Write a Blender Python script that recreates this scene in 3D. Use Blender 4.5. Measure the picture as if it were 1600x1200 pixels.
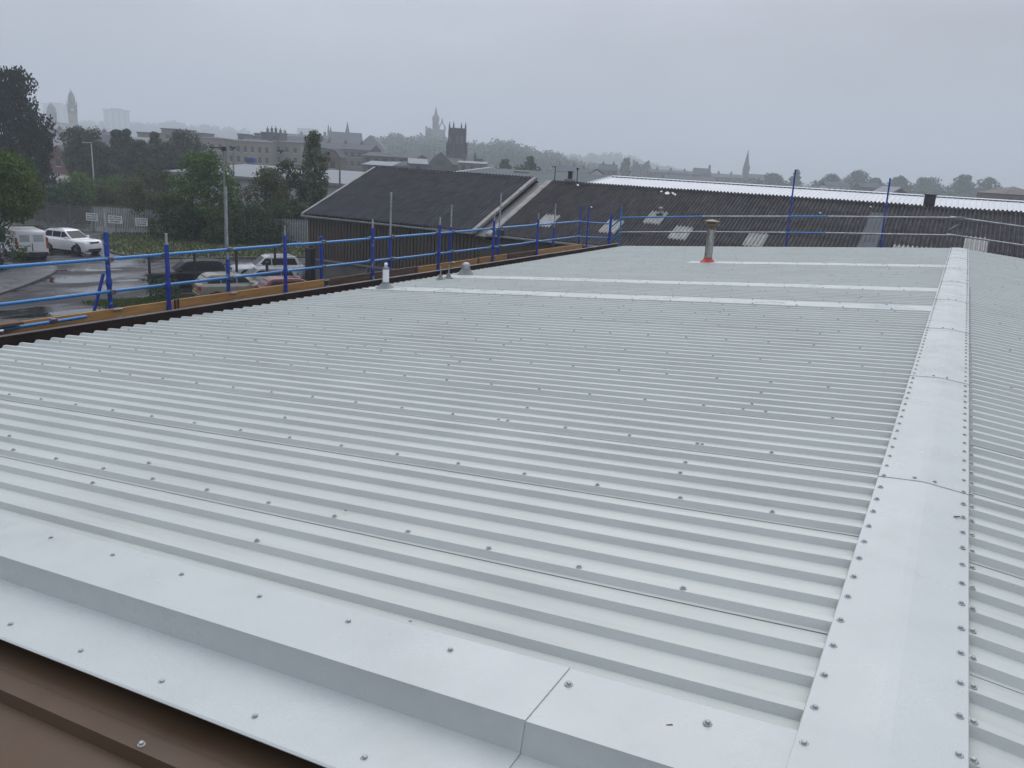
import bpy, bmesh, math, random
from mathutils import Vector, Matrix
random.seed(7)
R = math.radians
for o in list(bpy.data.objects): bpy.data.objects.remove(o)
SC = bpy.context.scene
COL = SC.collection
# ------------------------------------------------------------------ camera
FPX, CX, CY = 1281.93, 800.0, 600.0           # focal length in pixels of the 1600 px photograph
CAM = Vector((-0.0539, 0.0, 1.5801))
CF = Vector((-0.44820, 0.85569, -0.25868)); CR = Vector((0.87740, 0.47648, 0.05593)); CU = Vector((-0.17111, 0.20190, 0.96434))
cd = bpy.data.cameras.new('camera'); cam = bpy.data.objects.new('camera', cd); COL.objects.link(cam)
cd.sensor_fit = 'HORIZONTAL'; cd.sensor_width = 36.0; cd.lens = 36.0 * FPX / 1600.0
cd.clip_start = 0.05; cd.clip_end = 9000
m = Matrix((CR, CU, -CF)).transposed().to_4x4(); m.translation = CAM
cam.matrix_world = m
SC.camera = cam
# ------------------------------------------------------------------ sky (overcast) and sun
w = bpy.data.worlds.new('World'); SC.world = w; w.use_nodes = True
nt = w.node_tree; N = nt.nodes; L = nt.links; N.clear()
out = N.new('ShaderNodeOutputWorld'); bg = N.new('ShaderNodeBackground')
SUN_EL, SUN_AZ = R(48), R(-20)                  # azimuth measured from +Y towards +X
sky = N.new('ShaderNodeTexSky'); sky.sky_type = 'NISHITA'; sky.sun_disc = False
sky.sun_elevation = SUN_EL; sky.sun_rotation = SUN_AZ; sky.dust_density = 5; sky.air_density = 1.5
tc = N.new('ShaderNodeTexCoord'); sep = N.new('ShaderNodeSeparateXYZ'); L.new(tc.outputs['Generated'], sep.inputs[0])
mx = N.new('ShaderNodeMath'); mx.operation = 'MAXIMUM'; mx.inputs[1].default_value = 0; L.new(sep.outputs['Z'], mx.inputs[0])
ml = N.new('ShaderNodeMath'); ml.operation = 'MULTIPLY_ADD'; ml.inputs[1].default_value = 2 / 3; ml.inputs[2].default_value = 1 / 3
L.new(mx.outputs[0], ml.inputs[0])             # standard overcast sky: L = Lz (1 + 2 sin e) / 3
mp = N.new('ShaderNodeMapping'); mp.inputs['Scale'].default_value = (1.0, 1.0, 2.6); mp.inputs['Location'].default_value = (.6, .1, .5); L.new(tc.outputs['Generated'], mp.inputs[0])
nz = N.new('ShaderNodeTexNoise'); nz.inputs['Scale'].default_value = 1.7; nz.inputs['Detail'].default_value = 5; nz.inputs['Roughness'].default_value = .45
L.new(mp.outputs[0], nz.inputs['Vector'])
mr = N.new('ShaderNodeMapRange'); mr.inputs['From Min'].default_value = .3; mr.inputs['From Max'].default_value = .7
mr.inputs['To Min'].default_value = .70; mr.inputs['To Max'].default_value = 1.26; L.new(nz.outputs['Fac'], mr.inputs['Value'])
mm = N.new('ShaderNodeMath'); mm.operation = 'MULTIPLY'; L.new(ml.outputs[0], mm.inputs[0]); L.new(mr.outputs[0], mm.inputs[1])
cm = N.new('ShaderNodeVectorMath'); cm.operation = 'SCALE'; cm.inputs[0].default_value = (11.9, 12.55, 14.5); L.new(mm.outputs[0], cm.inputs['Scale'])
mix = N.new('ShaderNodeMix'); mix.data_type = 'RGBA'; mix.inputs['Factor'].default_value = .94   # cloud deck in front of the clear sky
L.new(sky.outputs[0], mix.inputs['A']); L.new(cm.outputs[0], mix.inputs['B'])
L.new(mix.outputs['Result'], bg.inputs['Color']); bg.inputs['Strength'].default_value = 0.1
L.new(bg.outputs[0], out.inputs['Surface'])
sl = bpy.data.lights.new('sun', 'SUN'); so = bpy.data.objects.new('sun', sl); COL.objects.link(so)
sl.energy = 1.3; sl.angle = R(60); sl.color = (1, .97, .93)
sd = Vector((math.sin(SUN_AZ) * math.cos(SUN_EL), math.cos(SUN_AZ) * math.cos(SUN_EL), math.sin(SUN_EL)))
so.rotation_euler = sd.to_track_quat('Z', 'Y').to_euler()
SC.view_settings.view_transform = 'Standard'; SC.view_settings.look = 'None'; SC.view_settings.gamma = 1
SC.view_settings.use_curve_mapping = False; SC.view_settings.exposure = 0.12
SC.render.engine = 'CYCLES'; SC.cycles.volume_bounces = 2; SC.cycles.max_bounces = 8
SC.render.resolution_x = 1024; SC.render.resolution_y = 768
# ------------------------------------------------------------------ measuring helpers
G = -6.62                                       # ground level (the ridge of the white roof is z = 0)
TH = 0.088475; TT = math.tan(TH)                # pitch of the white roof
def ray(px, py): return CF + CR * ((px - CX) / FPX) - CU * ((py - CY) / FPX)
def atD(px, py, D): return CAM + ray(px, py) * D
def atz(px, py, z):
    d = ray(px, py); return CAM + d * ((z - CAM.z) / d.z)
def ground(px, D, z=G):                         # point on level z, seen in column px (at the horizon) at distance D
    hy = 256.1 + (px - 800) * .058
    d = ray(px, hy); return Vector((CAM.x + d.x * D, CAM.y + d.y * D, z))
def ppm(D): return FPX / D
def zat(px, py, D): return atD(px, py, D).z
# ------------------------------------------------------------------ object helpers
class MB:
    def __init__(s): s.v = []; s.f = []
    def quad(s, a, b, c, d):
        n = len(s.v); s.v += [tuple(a), tuple(b), tuple(c), tuple(d)]; s.f.append((n, n + 1, n + 2, n + 3)); return s
    def tri(s, a, b, c):
        n = len(s.v); s.v += [tuple(a), tuple(b), tuple(c)]; s.f.append((n, n + 1, n + 2)); return s
    def box(s, x0, y0, z0, x1, y1, z1, M=None):
        n = len(s.v); p = [(x0,y0,z0),(x1,y0,z0),(x1,y1,z0),(x0,y1,z0),(x0,y0,z1),(x1,y0,z1),(x1,y1,z1),(x0,y1,z1)]
        if M: p = [tuple(M @ Vector(q)) for q in p]
        s.v += p
        s.f += [tuple(n + i for i in q) for q in ((3,2,1,0),(4,5,6,7),(0,1,5,4),(1,2,6,5),(2,3,7,6),(3,0,4,7))]; return s
    def cyl(s, a, b, r0, r1=None, n=10, caps=True):
        a = Vector(a); b = Vector(b); r1 = r0 if r1 is None else r1
        d = (b - a).normalized(); u = d.orthogonal().normalized(); t = d.cross(u); k = len(s.v)
        for c, r in ((a, r0), (b, r1)):
            for i in range(n):
                g = 2 * math.pi * i / n; s.v.append(tuple(c + (u * math.cos(g) + t * math.sin(g)) * r))
        for i in range(n):
            j = (i + 1) % n; s.f.append((k + i, k + j, k + n + j, k + n + i))
        if caps: s.f.append(tuple(k + n - 1 - i for i in range(n))); s.f.append(tuple(k + n + i for i in range(n)))
        return s
    def lathe(s, prof, n=12, o=(0, 0, 0), rot=0):       # prof: (r, z) from the bottom up
        k = len(s.v); m_ = len(prof)
        for r, z in prof:
            for i in range(n):
                g = 2 * math.pi * i / n + rot; s.v.append((o[0] + r * math.cos(g), o[1] + r * math.sin(g), o[2] + z))
        for j in range(m_ - 1):
            for i in range(n):
                i2 = (i + 1) % n; s.f.append((k + j*n + i, k + j*n + i2, k + (j+1)*n + i2, k + (j+1)*n + i))
        s.f.append(tuple(k + n - 1 - i for i in range(n))); s.f.append(tuple(k + (m_-1)*n + i for i in range(n))); return s
    def prism(s, poly, a, b, ax='z'):                    # poly extruded from a to b along an axis
        k = len(s.v); n = len(poly)
        for h in (a, b):
            for p, q in poly: s.v.append({'z': (p, q, h), 'y': (p, h, q), 'x': (h, p, q)}[ax])
        s.f.append(tuple(k + n - 1 - i for i in range(n))); s.f.append(tuple(k + n + i for i in range(n)))
        for i in range(n):
            j = (i + 1) % n; s.f.append((k + i, k + j, k + n + j, k + n + i))
        return s
    def tube(s, pts, r, n=8):
        for a, b in zip(pts[:-1], pts[1:]): s.cyl(a, b, r, r, n)
        return s
    def mesh(s, name, mat=None, smooth=False):
        me = bpy.data.meshes.new(name); me.from_pydata(s.v, [], s.f)
        bm = bmesh.new(); bm.from_mesh(me); bmesh.ops.recalc_face_normals(bm, faces=bm.faces[:]); bm.to_mesh(me); bm.free()
        if mat: me.materials.append(mat)
        if smooth:
            for p in me.polygons: p.use_smooth = True
        return me
    def build(s, name, mat, parent=None, smooth=False, bevel=0, loc=None, seg=2):
        o = link(name, s.mesh(name, mat, smooth), parent, loc)
        if bevel:
            b = o.modifiers.new('bevel', 'BEVEL'); b.width = bevel; b.segments = seg; b.limit_method = 'ANGLE'; b.angle_limit = R(30)
        return o
def link(name, me, parent=None, loc=None, rot=None):
    o = bpy.data.objects.new(name, me); COL.objects.link(o)
    if parent: o.parent = parent
    if loc is not None: o.location = loc
    if rot is not None: o.rotation_euler = rot
    return o
LABELS = {}
def tag(o, label=None, cat=None, group=None, kind=None):
    if label: o['label'] = label
    if cat: o['category'] = cat
    if group: o['group'] = group
    if kind: o['kind'] = kind
    return o
def thing(name, label, cat, loc=(0, 0, 0), rz=0, group=None):
    o = link(name, None, None, loc, (0, 0, rz)); o.empty_display_size = .2
    return tag(o, label, cat, group)
def copy_tree(o, parent=None):
    c = o.copy(); COL.objects.link(c); c.parent = parent
    for ch in list(o.children): copy_tree(ch, c)
    return c
def smooth_angle(o, a=40):
    for p in o.data.polygons: p.use_smooth = True
    try: o.data.set_sharp_from_angle(angle=R(a))
    except Exception: pass
    return o
# ------------------------------------------------------------------ materials
MATS = {}
def mat(name, col, rough=.6, metal=0., var=.15, scale=3., bump=0., bscale=None, col2=None, thr=None, rvar=0., island=0., orand=0., spec=.5, stretch=(1, 1, 1), specks=0., trans=0., coat=0., gen='Object', dirt=None, wave=0.):
    if name in MATS: return MATS[name]
    M = bpy.data.materials.new(name); M.use_nodes = True; t = M.node_tree; n = t.nodes; l = t.links
    b = n['Principled BSDF']; b.inputs['Roughness'].default_value = rough; b.inputs['Metallic'].default_value = metal
    b.inputs['Specular IOR Level'].default_value = spec
    if coat: b.inputs['Coat Weight'].default_value = coat; b.inputs['Coat Roughness'].default_value = .06
    tcn = n.new('ShaderNodeTexCoord'); oi = n.new('ShaderNodeObjectInfo'); sc = n.new('ShaderNodeVectorMath'); sc.operation = 'SCALE'; sc.inputs[0].default_value = (37, 53, 29)
    l.new(oi.outputs['Random'], sc.inputs['Scale']); ad = n.new('ShaderNodeVectorMath'); l.new(tcn.outputs[gen], ad.inputs[0]); l.new(sc.outputs[0], ad.inputs[1])
    mpn = n.new('ShaderNodeMapping'); mpn.inputs['Scale'].default_value = stretch; l.new(ad.outputs[0], mpn.inputs[0])
    no = n.new('ShaderNodeTexNoise'); no.inputs['Scale'].default_value = scale; no.inputs['Detail'].default_value = 6; no.inputs['Roughness'].default_value = .6
    l.new(mpn.outputs[0], no.inputs['Vector'])
    c2 = col2 or tuple(c * (1 - var) for c in col); c1 = col if col2 else tuple(min(1, c * (1 + var)) for c in col)
    cr = n.new('ShaderNodeValToRGB'); lo, hi = thr or (.32, .68)
    cr.color_ramp.elements[0].position = lo; cr.color_ramp.elements[0].color = (*c2, 1); cr.color_ramp.elements[1].position = hi; cr.color_ramp.elements[1].color = (*c1, 1)
    l.new(no.outputs['Fac'], cr.inputs[0]); cur = cr.outputs[0]
    def valmul(src, fac, amt):
        h = n.new('ShaderNodeHueSaturation'); mrn = n.new('ShaderNodeMapRange'); mrn.inputs['To Min'].default_value = 1 - amt; mrn.inputs['To Max'].default_value = 1 + amt
        l.new(fac, mrn.inputs['Value']); l.new(mrn.outputs[0], h.inputs['Value']); l.new(src, h.inputs['Color']); return h.outputs[0]
    if island: cur = valmul(cur, n.new('ShaderNodeNewGeometry').outputs['Random Per Island'], island)
    if orand: cur = valmul(cur, oi.outputs['Random'], orand)
    if specks:
        vo = n.new('ShaderNodeTexNoise'); vo.inputs['Scale'].default_value = 75; vo.inputs['Detail'].default_value = 3; l.new(ad.outputs[0], vo.inputs['Vector'])
        r2 = n.new('ShaderNodeValToRGB'); r2.color_ramp.elements[0].position = .755; r2.color_ramp.elements[1].position = .775
        l.new(vo.outputs['Fac'], r2.inputs[0]); mxn = n.new('ShaderNodeMix'); mxn.data_type = 'RGBA'; l.new(cur, mxn.inputs['A']); mxn.inputs['B'].default_value = (.16, .16, .15, 1)
        mu = n.new('ShaderNodeMath'); mu.operation = 'MULTIPLY'; mu.inputs[1].default_value = specks; l.new(r2.outputs[0], mu.inputs[0]); l.new(mu.outputs[0], mxn.inputs['Factor']); cur = mxn.outputs['Result']
    if dirt:                                             # run-off streaks and smudges: (amount, stretch, scale, colour)
        md = n.new('ShaderNodeMapping'); md.inputs['Scale'].default_value = dirt[1]; l.new(ad.outputs[0], md.inputs[0])
        nd = n.new('ShaderNodeTexNoise'); nd.inputs['Scale'].default_value = dirt[2]; nd.inputs['Detail'].default_value = 7; nd.inputs['Roughness'].default_value = .65; l.new(md.outputs[0], nd.inputs['Vector'])
        n5 = n.new('ShaderNodeTexNoise'); n5.inputs['Scale'].default_value = .55; n5.inputs['Detail'].default_value = 4; l.new(ad.outputs[0], n5.inputs['Vector'])
        mm1 = n.new('ShaderNodeMapRange'); mm1.inputs['From Min'].default_value = .48; mm1.inputs['From Max'].default_value = .80; l.new(nd.outputs['Fac'], mm1.inputs['Value'])
        mm2 = n.new('ShaderNodeMapRange'); mm2.inputs['From Min'].default_value = .40; mm2.inputs['From Max'].default_value = .66; mm2.inputs['To Min'].default_value = .25; l.new(n5.outputs['Fac'], mm2.inputs['Value'])
        mu1 = n.new('ShaderNodeMath'); mu1.operation = 'MULTIPLY'; l.new(mm1.outputs[0], mu1.inputs[0]); l.new(mm2.outputs[0], mu1.inputs[1])
        mu2 = n.new('ShaderNodeMath'); mu2.operation = 'MULTIPLY'; mu2.inputs[1].default_value = dirt[0]; l.new(mu1.outputs[0], mu2.inputs[0])
        mxd = n.new('ShaderNodeMix'); mxd.data_type = 'RGBA'; l.new(mu2.outputs[0], mxd.inputs['Factor']); l.new(cur, mxd.inputs['A']); mxd.inputs['B'].default_value = (*dirt[3], 1); cur = mxd.outputs['Result']
    l.new(cur, b.inputs['Base Color'])
    if rvar:
        mrn = n.new('ShaderNodeMapRange'); mrn.inputs['To Min'].default_value = max(.02, rough - rvar); mrn.inputs['To Max'].default_value = min(1, rough + rvar)
        n3 = n.new('ShaderNodeTexNoise'); n3.inputs['Scale'].default_value = scale * 2.3; n3.inputs['Detail'].default_value = 5; l.new(mpn.outputs[0], n3.inputs['Vector'])
        mrn.inputs['From Min'].default_value = .3; mrn.inputs['From Max'].default_value = .7
        l.new(n3.outputs['Fac'], mrn.inputs['Value']); l.new(mrn.outputs[0], b.inputs['Roughness'])
    if bump:
        n2 = n.new('ShaderNodeTexNoise'); n2.inputs['Scale'].default_value = bscale or scale * 6; n2.inputs['Detail'].default_value = 4; l.new(ad.outputs[0], n2.inputs['Vector'])
        bp = n.new('ShaderNodeBump'); bp.inputs['Strength'].default_value = bump; bp.inputs['Distance'].default_value = .02; l.new(n2.outputs['Fac'], bp.inputs['Height']); l.new(bp.outputs[0], b.inputs['Normal'])
    if wave:                                             # slight buckling of thin sheet
        n6 = n.new('ShaderNodeTexNoise'); n6.inputs['Scale'].default_value = 2.2; n6.inputs['Detail'].default_value = 1; l.new(ad.outputs[0], n6.inputs['Vector'])
        b2 = n.new('ShaderNodeBump'); b2.inputs['Strength'].default_value = 1; b2.inputs['Distance'].default_value = wave; l.new(n6.outputs['Fac'], b2.inputs['Height'])
        if bump: l.new(b2.outputs[0], bp.inputs['Normal'])
        else: l.new(b2.outputs[0], b.inputs['Normal'])
    if trans:
        tr = n.new('ShaderNodeBsdfTranslucent'); ms = n.new('ShaderNodeMixShader'); ms.inputs[0].default_value = trans
        l.new(cur, tr.inputs[0]); l.new(b.outputs[0], ms.inputs[1]); l.new(tr.outputs[0], ms.inputs[2]); l.new(ms.outputs[0], n['Material Output'].inputs['Surface'])
    MATS[name] = M; return M
def leafmat(name, col, var=.35, scale=.6, island=.35, trans=.25, col2=None):
    return mat(name, col, rough=.6, var=var, scale=scale, island=island, trans=trans, col2=col2, thr=(.35, .65), spec=.12)
# ================================================================== GROUND
W_, LW, YF, YE = 0.228, 9.89, 1.70, 26.31
m_ground = mat('ground', (.07, .075, .05), .9, var=.3, scale=.02, col2=(.045, .055, .03))
m_wet = bpy.data.materials.new('wet_asphalt'); m_wet.use_nodes = True
def wet_asphalt(M):
    t = M.node_tree; n = t.nodes; l = t.links; b = n['Principled BSDF']
    tcn = n.new('ShaderNodeTexCoord')
    def noise(s, d, stretch=None, rough=.6):
        v = tcn.outputs['Object']
        if stretch:
            mp_ = n.new('ShaderNodeMapping'); mp_.inputs['Scale'].default_value = stretch; mp_.inputs['Rotation'].default_value = (0, 0, R(25)); l.new(v, mp_.inputs[0]); v = mp_.outputs[0]
        x = n.new('ShaderNodeTexNoise'); x.inputs['Scale'].default_value = s; x.inputs['Detail'].default_value = d; x.inputs['Roughness'].default_value = rough; l.new(v, x.inputs['Vector']); return x.outputs['Fac']
    r = n.new('ShaderNodeValToRGB'); e = r.color_ramp.elements; e[0].position = .35; e[0].color = (.014, .0145, .017, 1); e[1].position = .7; e[1].color = (.038, .038, .042, 1)
    l.new(noise(.5, 8), r.inputs[0]); l.new(r.outputs[0], b.inputs['Base Color'])
    q = n.new('ShaderNodeValToRGB'); e = q.color_ramp.elements; b.inputs['Specular IOR Level'].default_value = .30; e[0].position = .43; e[0].color = (.8, .8, .8, 1); e[1].position = .53; e[1].color = (.30, .30, .30, 1)
    x2 = e.new(.60); x2.color = (.03, .03, .03, 1)
    l.new(noise(.33, 7, (1, .45, 1), .62), q.inputs[0]); l.new(q.outputs[0], b.inputs['Roughness'])
    bp = n.new('ShaderNodeBump'); bp.inputs['Distance'].default_value = .01
    sgn = n.new('ShaderNodeMath'); sgn.operation = 'MULTIPLY'; sgn.inputs[1].default_value = .7; l.new(q.outputs[0], sgn.inputs[0]); l.new(sgn.outputs[0], bp.inputs['Strength'])
    l.new(noise(30, 3), bp.inputs['Height']); l.new(bp.outputs[0], b.inputs['Normal'])
wet_asphalt(m_wet)
tag(MB().box(-4000, -300, G - .5, 2900, 3900, G).build('ground', m_ground), kind='structure')
def sheet(name, pts, z, matl, kind='structure', thick=0):
    b = MB()
    if thick: b.prism(pts, z - thick, z)
    else:
        b.v = [(x, y, z) for x, y in pts]; b.f = [tuple(range(len(pts)))]
    return tag(b.build(name, matl), kind=kind)
sheet('car_park', [(-78, 8), (-12, 4), (-12, 41), (-38.8, 42.3), (-42, 60), (-70, 60), (-78, 48)], G + .006, m_wet)
m_water = mat('puddle_water', (.02, .021, .023), .025, var=.1, scale=2, spec=.55)
def puddle(cx, cy, rx, ry, rz, seed):
    rnd = random.Random(seed); pts = []
    n = 40; ph = [rnd.uniform(0, 6.28) for _ in range(5)]
    for i in range(n):
        a = 2 * math.pi * i / n; k = 1 + sum(.13 / (j * .7 + 1) * math.sin((j + 2) * a + ph[j]) for j in range(5))
        x, y = rx * k * math.cos(a), ry * k * math.sin(a)
        pts.append((cx + x * math.cos(rz) - y * math.sin(rz), cy + x * math.sin(rz) + y * math.cos(rz)))
    sheet('puddle', pts, G + .011 + seed * .0004, m_water)
puddle(-46.6, 30.5, 2.1, 1.25, R(40), 1); puddle(-49.3, 34.0, 1.8, .5, R(55), 2); puddle(-46.2, 31.9, 1.1, .45, R(60), 3)
puddle(-37.6, 24.6, 2.6, .55, R(80), 4); puddle(-44.0, 33.5, 1.5, .4, R(70), 5); puddle(-41.5, 28.5, 1.9, .35, R(75), 6)
puddle(-52.5, 37.0, 1.4, .35, R(60), 7); puddle(-35.0, 27.5, 1.6, .3, R(78), 8)
m_kerb = mat('kerb_concrete', (.05, .05, .05), .6, var=.25, scale=2, rvar=.2)
m_pave = mat('wet_paving', (.075, .074, .08), .5, var=.3, scale=.8, rvar=.2)
m_grass = mat('verge_grass', (.055, .085, .022), .9, var=.3, scale=1.2, col2=(.075, .07, .03), bump=.5, bscale=14)
def kerb_line(pts, w=.14, h=.12):
    b = MB()
    for (x0, y0), (x1, y1) in zip(pts[:-1], pts[1:]):
        a = Vector((x0, y0, 0)); c = Vector((x1, y1, 0)); d = (c - a); ln = d.length; an = math.atan2(d.y, d.x)
        M = Matrix.Translation((x0, y0, G)) @ Matrix.Rotation(an, 4, 'Z')
        b.box(-.02, -w / 2, 0, ln - .012, w / 2, h, M)
    return tag(b.build('kerb', m_kerb, bevel=.015), kind='structure')
def smooth_pts(P, n=4):
    o = []
    for i in range(len(P) - 1):
        p0 = P[max(i - 1, 0)]; p1 = P[i]; p2 = P[i + 1]; p3 = P[min(i + 2, len(P) - 1)]
        for k in range(n):
            t = k / n
            o.append(tuple(.5 * (2 * p1[j] + (p2[j] - p0[j]) * t + (2*p0[j] - 5*p1[j] + 4*p2[j] - p3[j]) * t*t + (3*p1[j] - p0[j] - 3*p2[j] + p3[j]) * t**3) for j in (0, 1)))
    return o + [P[-1]]
isl = smooth_pts([(-40.5, 20.0), (-44.1, 25.2), (-46.0, 27.8), (-48.8, 31.1), (-51.0, 32.9), (-52.5, 33.3), (-53.9, 32.3)])
sheet('pavement', isl + [(-57, 30.5), (-70, 29), (-70, 14), (-45, 12)], G + .115, m_pave, thick=.11)
kerb_line(isl)
soil = [(-46, 14), (-47.0, 22.5), (-49.8, 28.2), (-52.6, 31.2), (-56.5, 30), (-69, 28.5), (-69, 15)]
sheet('planting_bed', soil, G + .125, mat('bed_soil', (.03, .035, .018), .95, var=.4, scale=2))
vk = smooth_pts([(-66.3, 46.8), (-62, 44.2), (-58.9, 42.4), (-56.3, 40.9), (-53.8, 40.4), (-51.4, 41.5), (-49.2, 44.6), (-47.3, 48.0), (-45.6, 51.5), (-43.5, 57.0)])
sheet('grass_verge', vk + [(-43.5, 62), (-52, 60), (-66, 54), (-68, 50)], G + .1, m_grass, thick=.09)
kerb_line(vk, .13, .115)
sheet('grass_verge', [(-39.2, 26.5), (-36.4, 27.0), (-35.2, 31.2), (-37.3, 31.6)], G + .03, m_grass)
m_blade = leafmat('grass_blade', (.055, .095, .02), island=.4, col2=(.075, .085, .028), scale=.5)
def tufts(name, label, region, n, h, z0, matl, seed, wd=.03):
    rnd = random.Random(seed); b = MB(); k = 0
    xs = [p[0] for p in region]; ys = [p[1] for p in region]
    def inside(x, y):
        c = False; j = len(region) - 1
        for i in range(len(region)):
            if (region[i][1] > y) != (region[j][1] > y) and x < (region[j][0] - region[i][0]) * (y - region[i][1]) / (region[j][1] - region[i][1]) + region[i][0]: c = not c
            j = i
        return c
    while k < n:
        x = rnd.uniform(min(xs), max(xs)); y = rnd.uniform(min(ys), max(ys))
        if not inside(x, y): continue
        k += 1
        for _ in range(3):
            a = rnd.uniform(0, 6.28); hh = h * rnd.uniform(.4, 1.2); dx, dy = math.cos(a) * wd, math.sin(a) * wd
            lx, ly = rnd.gauss(0, .3) * hh, rnd.gauss(0, .3) * hh
            b.tri((x - dx, y - dy, z0), (x + dx, y + dy, z0), (x + lx, y + ly, z0 + hh))
    return tag(b.build(name, matl), label, 'grass', kind='stuff')
tufts('grass', 'rough green grass on the verge behind the parked cars', vk + [(-43.5, 62), (-52, 60), (-66, 54), (-68, 50)], 9000, .16, G + .1, m_blade, 3)
tufts('grass', 'patch of long grass beside the black and beige cars', [(-39.2, 26.5), (-36.4, 27.0), (-35.2, 31.2), (-37.3, 31.6)], 1500, .22, G + .03, m_blade, 4)
# waste ground beyond the palisade fence
m_rough = mat('rough_grass', (.10, .085, .04), .95, var=.3, scale=.25, col2=(.05, .06, .025))
sheet('waste_ground', [(-80, 49), (-66, 55), (-54, 60), (-60, 78), (-110, 110), (-150, 100), (-150, 60), (-100, 45)], G + .02, m_rough)
tufts('rough_grass', 'brown and green rough grass on the waste ground behind the fence', [(-80, 51), (-68, 54), (-75, 75), (-105, 100), (-140, 98), (-140, 66), (-100, 50)], 14000, .55, G + .02, leafmat('dry_blade', (.13, .10, .05), col2=(.06, .075, .03), scale=.15), 5, .07)
sheet('far_car_park', [(-178, 108), (-150, 104), (-135, 118), (-150, 140), (-180, 138)], G + .03, mat('far_asphalt', (.12, .12, .125), .5, var=.15, scale=.1))

# ================================================================== THE WHITE-ROOFED BUILDING
m_sheet = mat('roof_sheet_paint', (.425, .456, .430), .39, dirt=(.6, (.35, 5, 1), 3.0, (.27, .27, .24)), wave=.006, var=.05, scale=.9, bump=.10, bscale=150, rvar=.12, spec=.45, specks=.75)
m_flash = mat('flashing_paint', (.43, .458, .448), .34, dirt=(.6, (1, 1, 1), 2.4, (.30, .31, .30)), wave=.010, var=.04, scale=1.3, bump=.10, bscale=170, rvar=.12, spec=.45, specks=.12)
m_screw = mat('screw_cap', (.30, .32, .32), .4, var=.15, scale=40, metal=.3)
m_brown = mat('brown_fascia', (.045, .026, .022), .45, var=.25, scale=2, rvar=.15)
m_wallb = mat('brown_cladding', (.06, .045, .04), .5, var=.15, scale=1)
BLD = thing('warehouse', 'building with the new pale grey ribbed metal roof in the foreground', 'building', (0, 14, G))
BO = Vector((0, 14, G))
def rel(v): return Vector(v) - BO
def part(b, name, m_, parent=BLD, off=BO, **k):
    b.v = [tuple(Vector(q) - off) for q in b.v]; return b.build(name, m_, parent, **k)
part(MB().box(-LW + .25, 2.0, G, LW - .25, YE - .12, -LW * TT - .12), 'wall', m_wallb)
part(MB().prism([(-LW + .25, -LW * TT - .121), (LW - .25, -LW * TT - .121), (0, -.1)], YE - .3, YE - .12, 'y'), 'gable_wall', m_wallb)
part(MB().prism([(-LW + .25, -LW * TT - .121), (LW - .25, -LW * TT - .121), (0, -.1)], 2.0, 2.2, 'y'), 'gable_wall', m_wallb)
# --- ribbed sheets: 1 m cover, five ribs of 200 mm pitch, laid from ridge to eave
def rib_profile(n, first):
    pr = []
    if first: pr += [(-.020, .0032), (-.002, .0032)]
    for i in range(n):
        y = i * .2; up = .0025 if i == 0 and first else 0
        pr += [(y, .001 + up), (y + .019, .032 + up), (y + .057, .032 + up), (y + .076, 0.0 + up), (y + .1, 0)]
    pr.append((n * .2, 0)); return pr
def sheet_mesh(sgn, n):
    b = MB(); pr = rib_profile(n, True); xs = [.06, LW]
    for x in xs:
        for y, z in pr: b.v.append((sgn * x, y, -x * TT + z - .012))
    k = len(pr)
    for i in range(k - 1): b.f.append((i, i + 1, k + i + 1, k + i) if sgn > 0 else (i, k + i, k + i + 1, i + 1))
    return b.mesh('roof_sheet', m_sheet)
LAPS = [1.982 + k for k in range(25)]
for sgn in (-1, 1):
    me5 = sheet_mesh(sgn, 5)
    for i, y in enumerate(LAPS):
        n = min(5, int(round((YE - y) / .2)))
        me = me5 if n == 5 else sheet_mesh(sgn, n)
        o = link('roof_sheet', me, BLD, rel((0, y + (0.012 if sgn > 0 else 0), random.uniform(-.0008, .0008))))
        o.rotation_euler = (0, random.uniform(-.0004, .0004), 0)
# --- ridge capping in 3 m lengths
CZ = .026
def cap_mesh(ln):
    b = MB(); pr = [(-W_, -W_ * TT + CZ - .010), (-W_ + .004, -W_ * TT + CZ), (-.02, CZ - .02 * TT), (.02, CZ - .02 * TT), (W_ - .004, -W_ * TT + CZ), (W_, -W_ * TT + CZ - .010)]
    lo = [(x, z - .003) for x, z in reversed(pr)]
    ring = pr + lo; n = len(ring)
    for y, dz in ((0, .004), (ln, 0)):
        for x, z in ring: b.v.append((x, y, z + dz))
    for i in range(n): b.f.append((i, (i + 1) % n, n + (i + 1) % n, n + i))
    b.f += [tuple(range(n)), tuple(range(2 * n - 1, n - 1, -1))]
    return b.mesh('ridge_cap', m_flash)
cy = 1.88; joints = []; cm3 = cap_mesh(3.0)
CAPY = [1.88, 4.81, 7.73, 10.62, 13.55, 16.40, 19.3, 22.2, 25.1]
for i, y in enumerate(CAPY):
    last = i == len(CAPY) - 1
    o = link('ridge_cap', cap_mesh(YE + .02 - y) if last else cm3, BLD, rel((0, y, .0))); joints.append(y)
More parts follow.
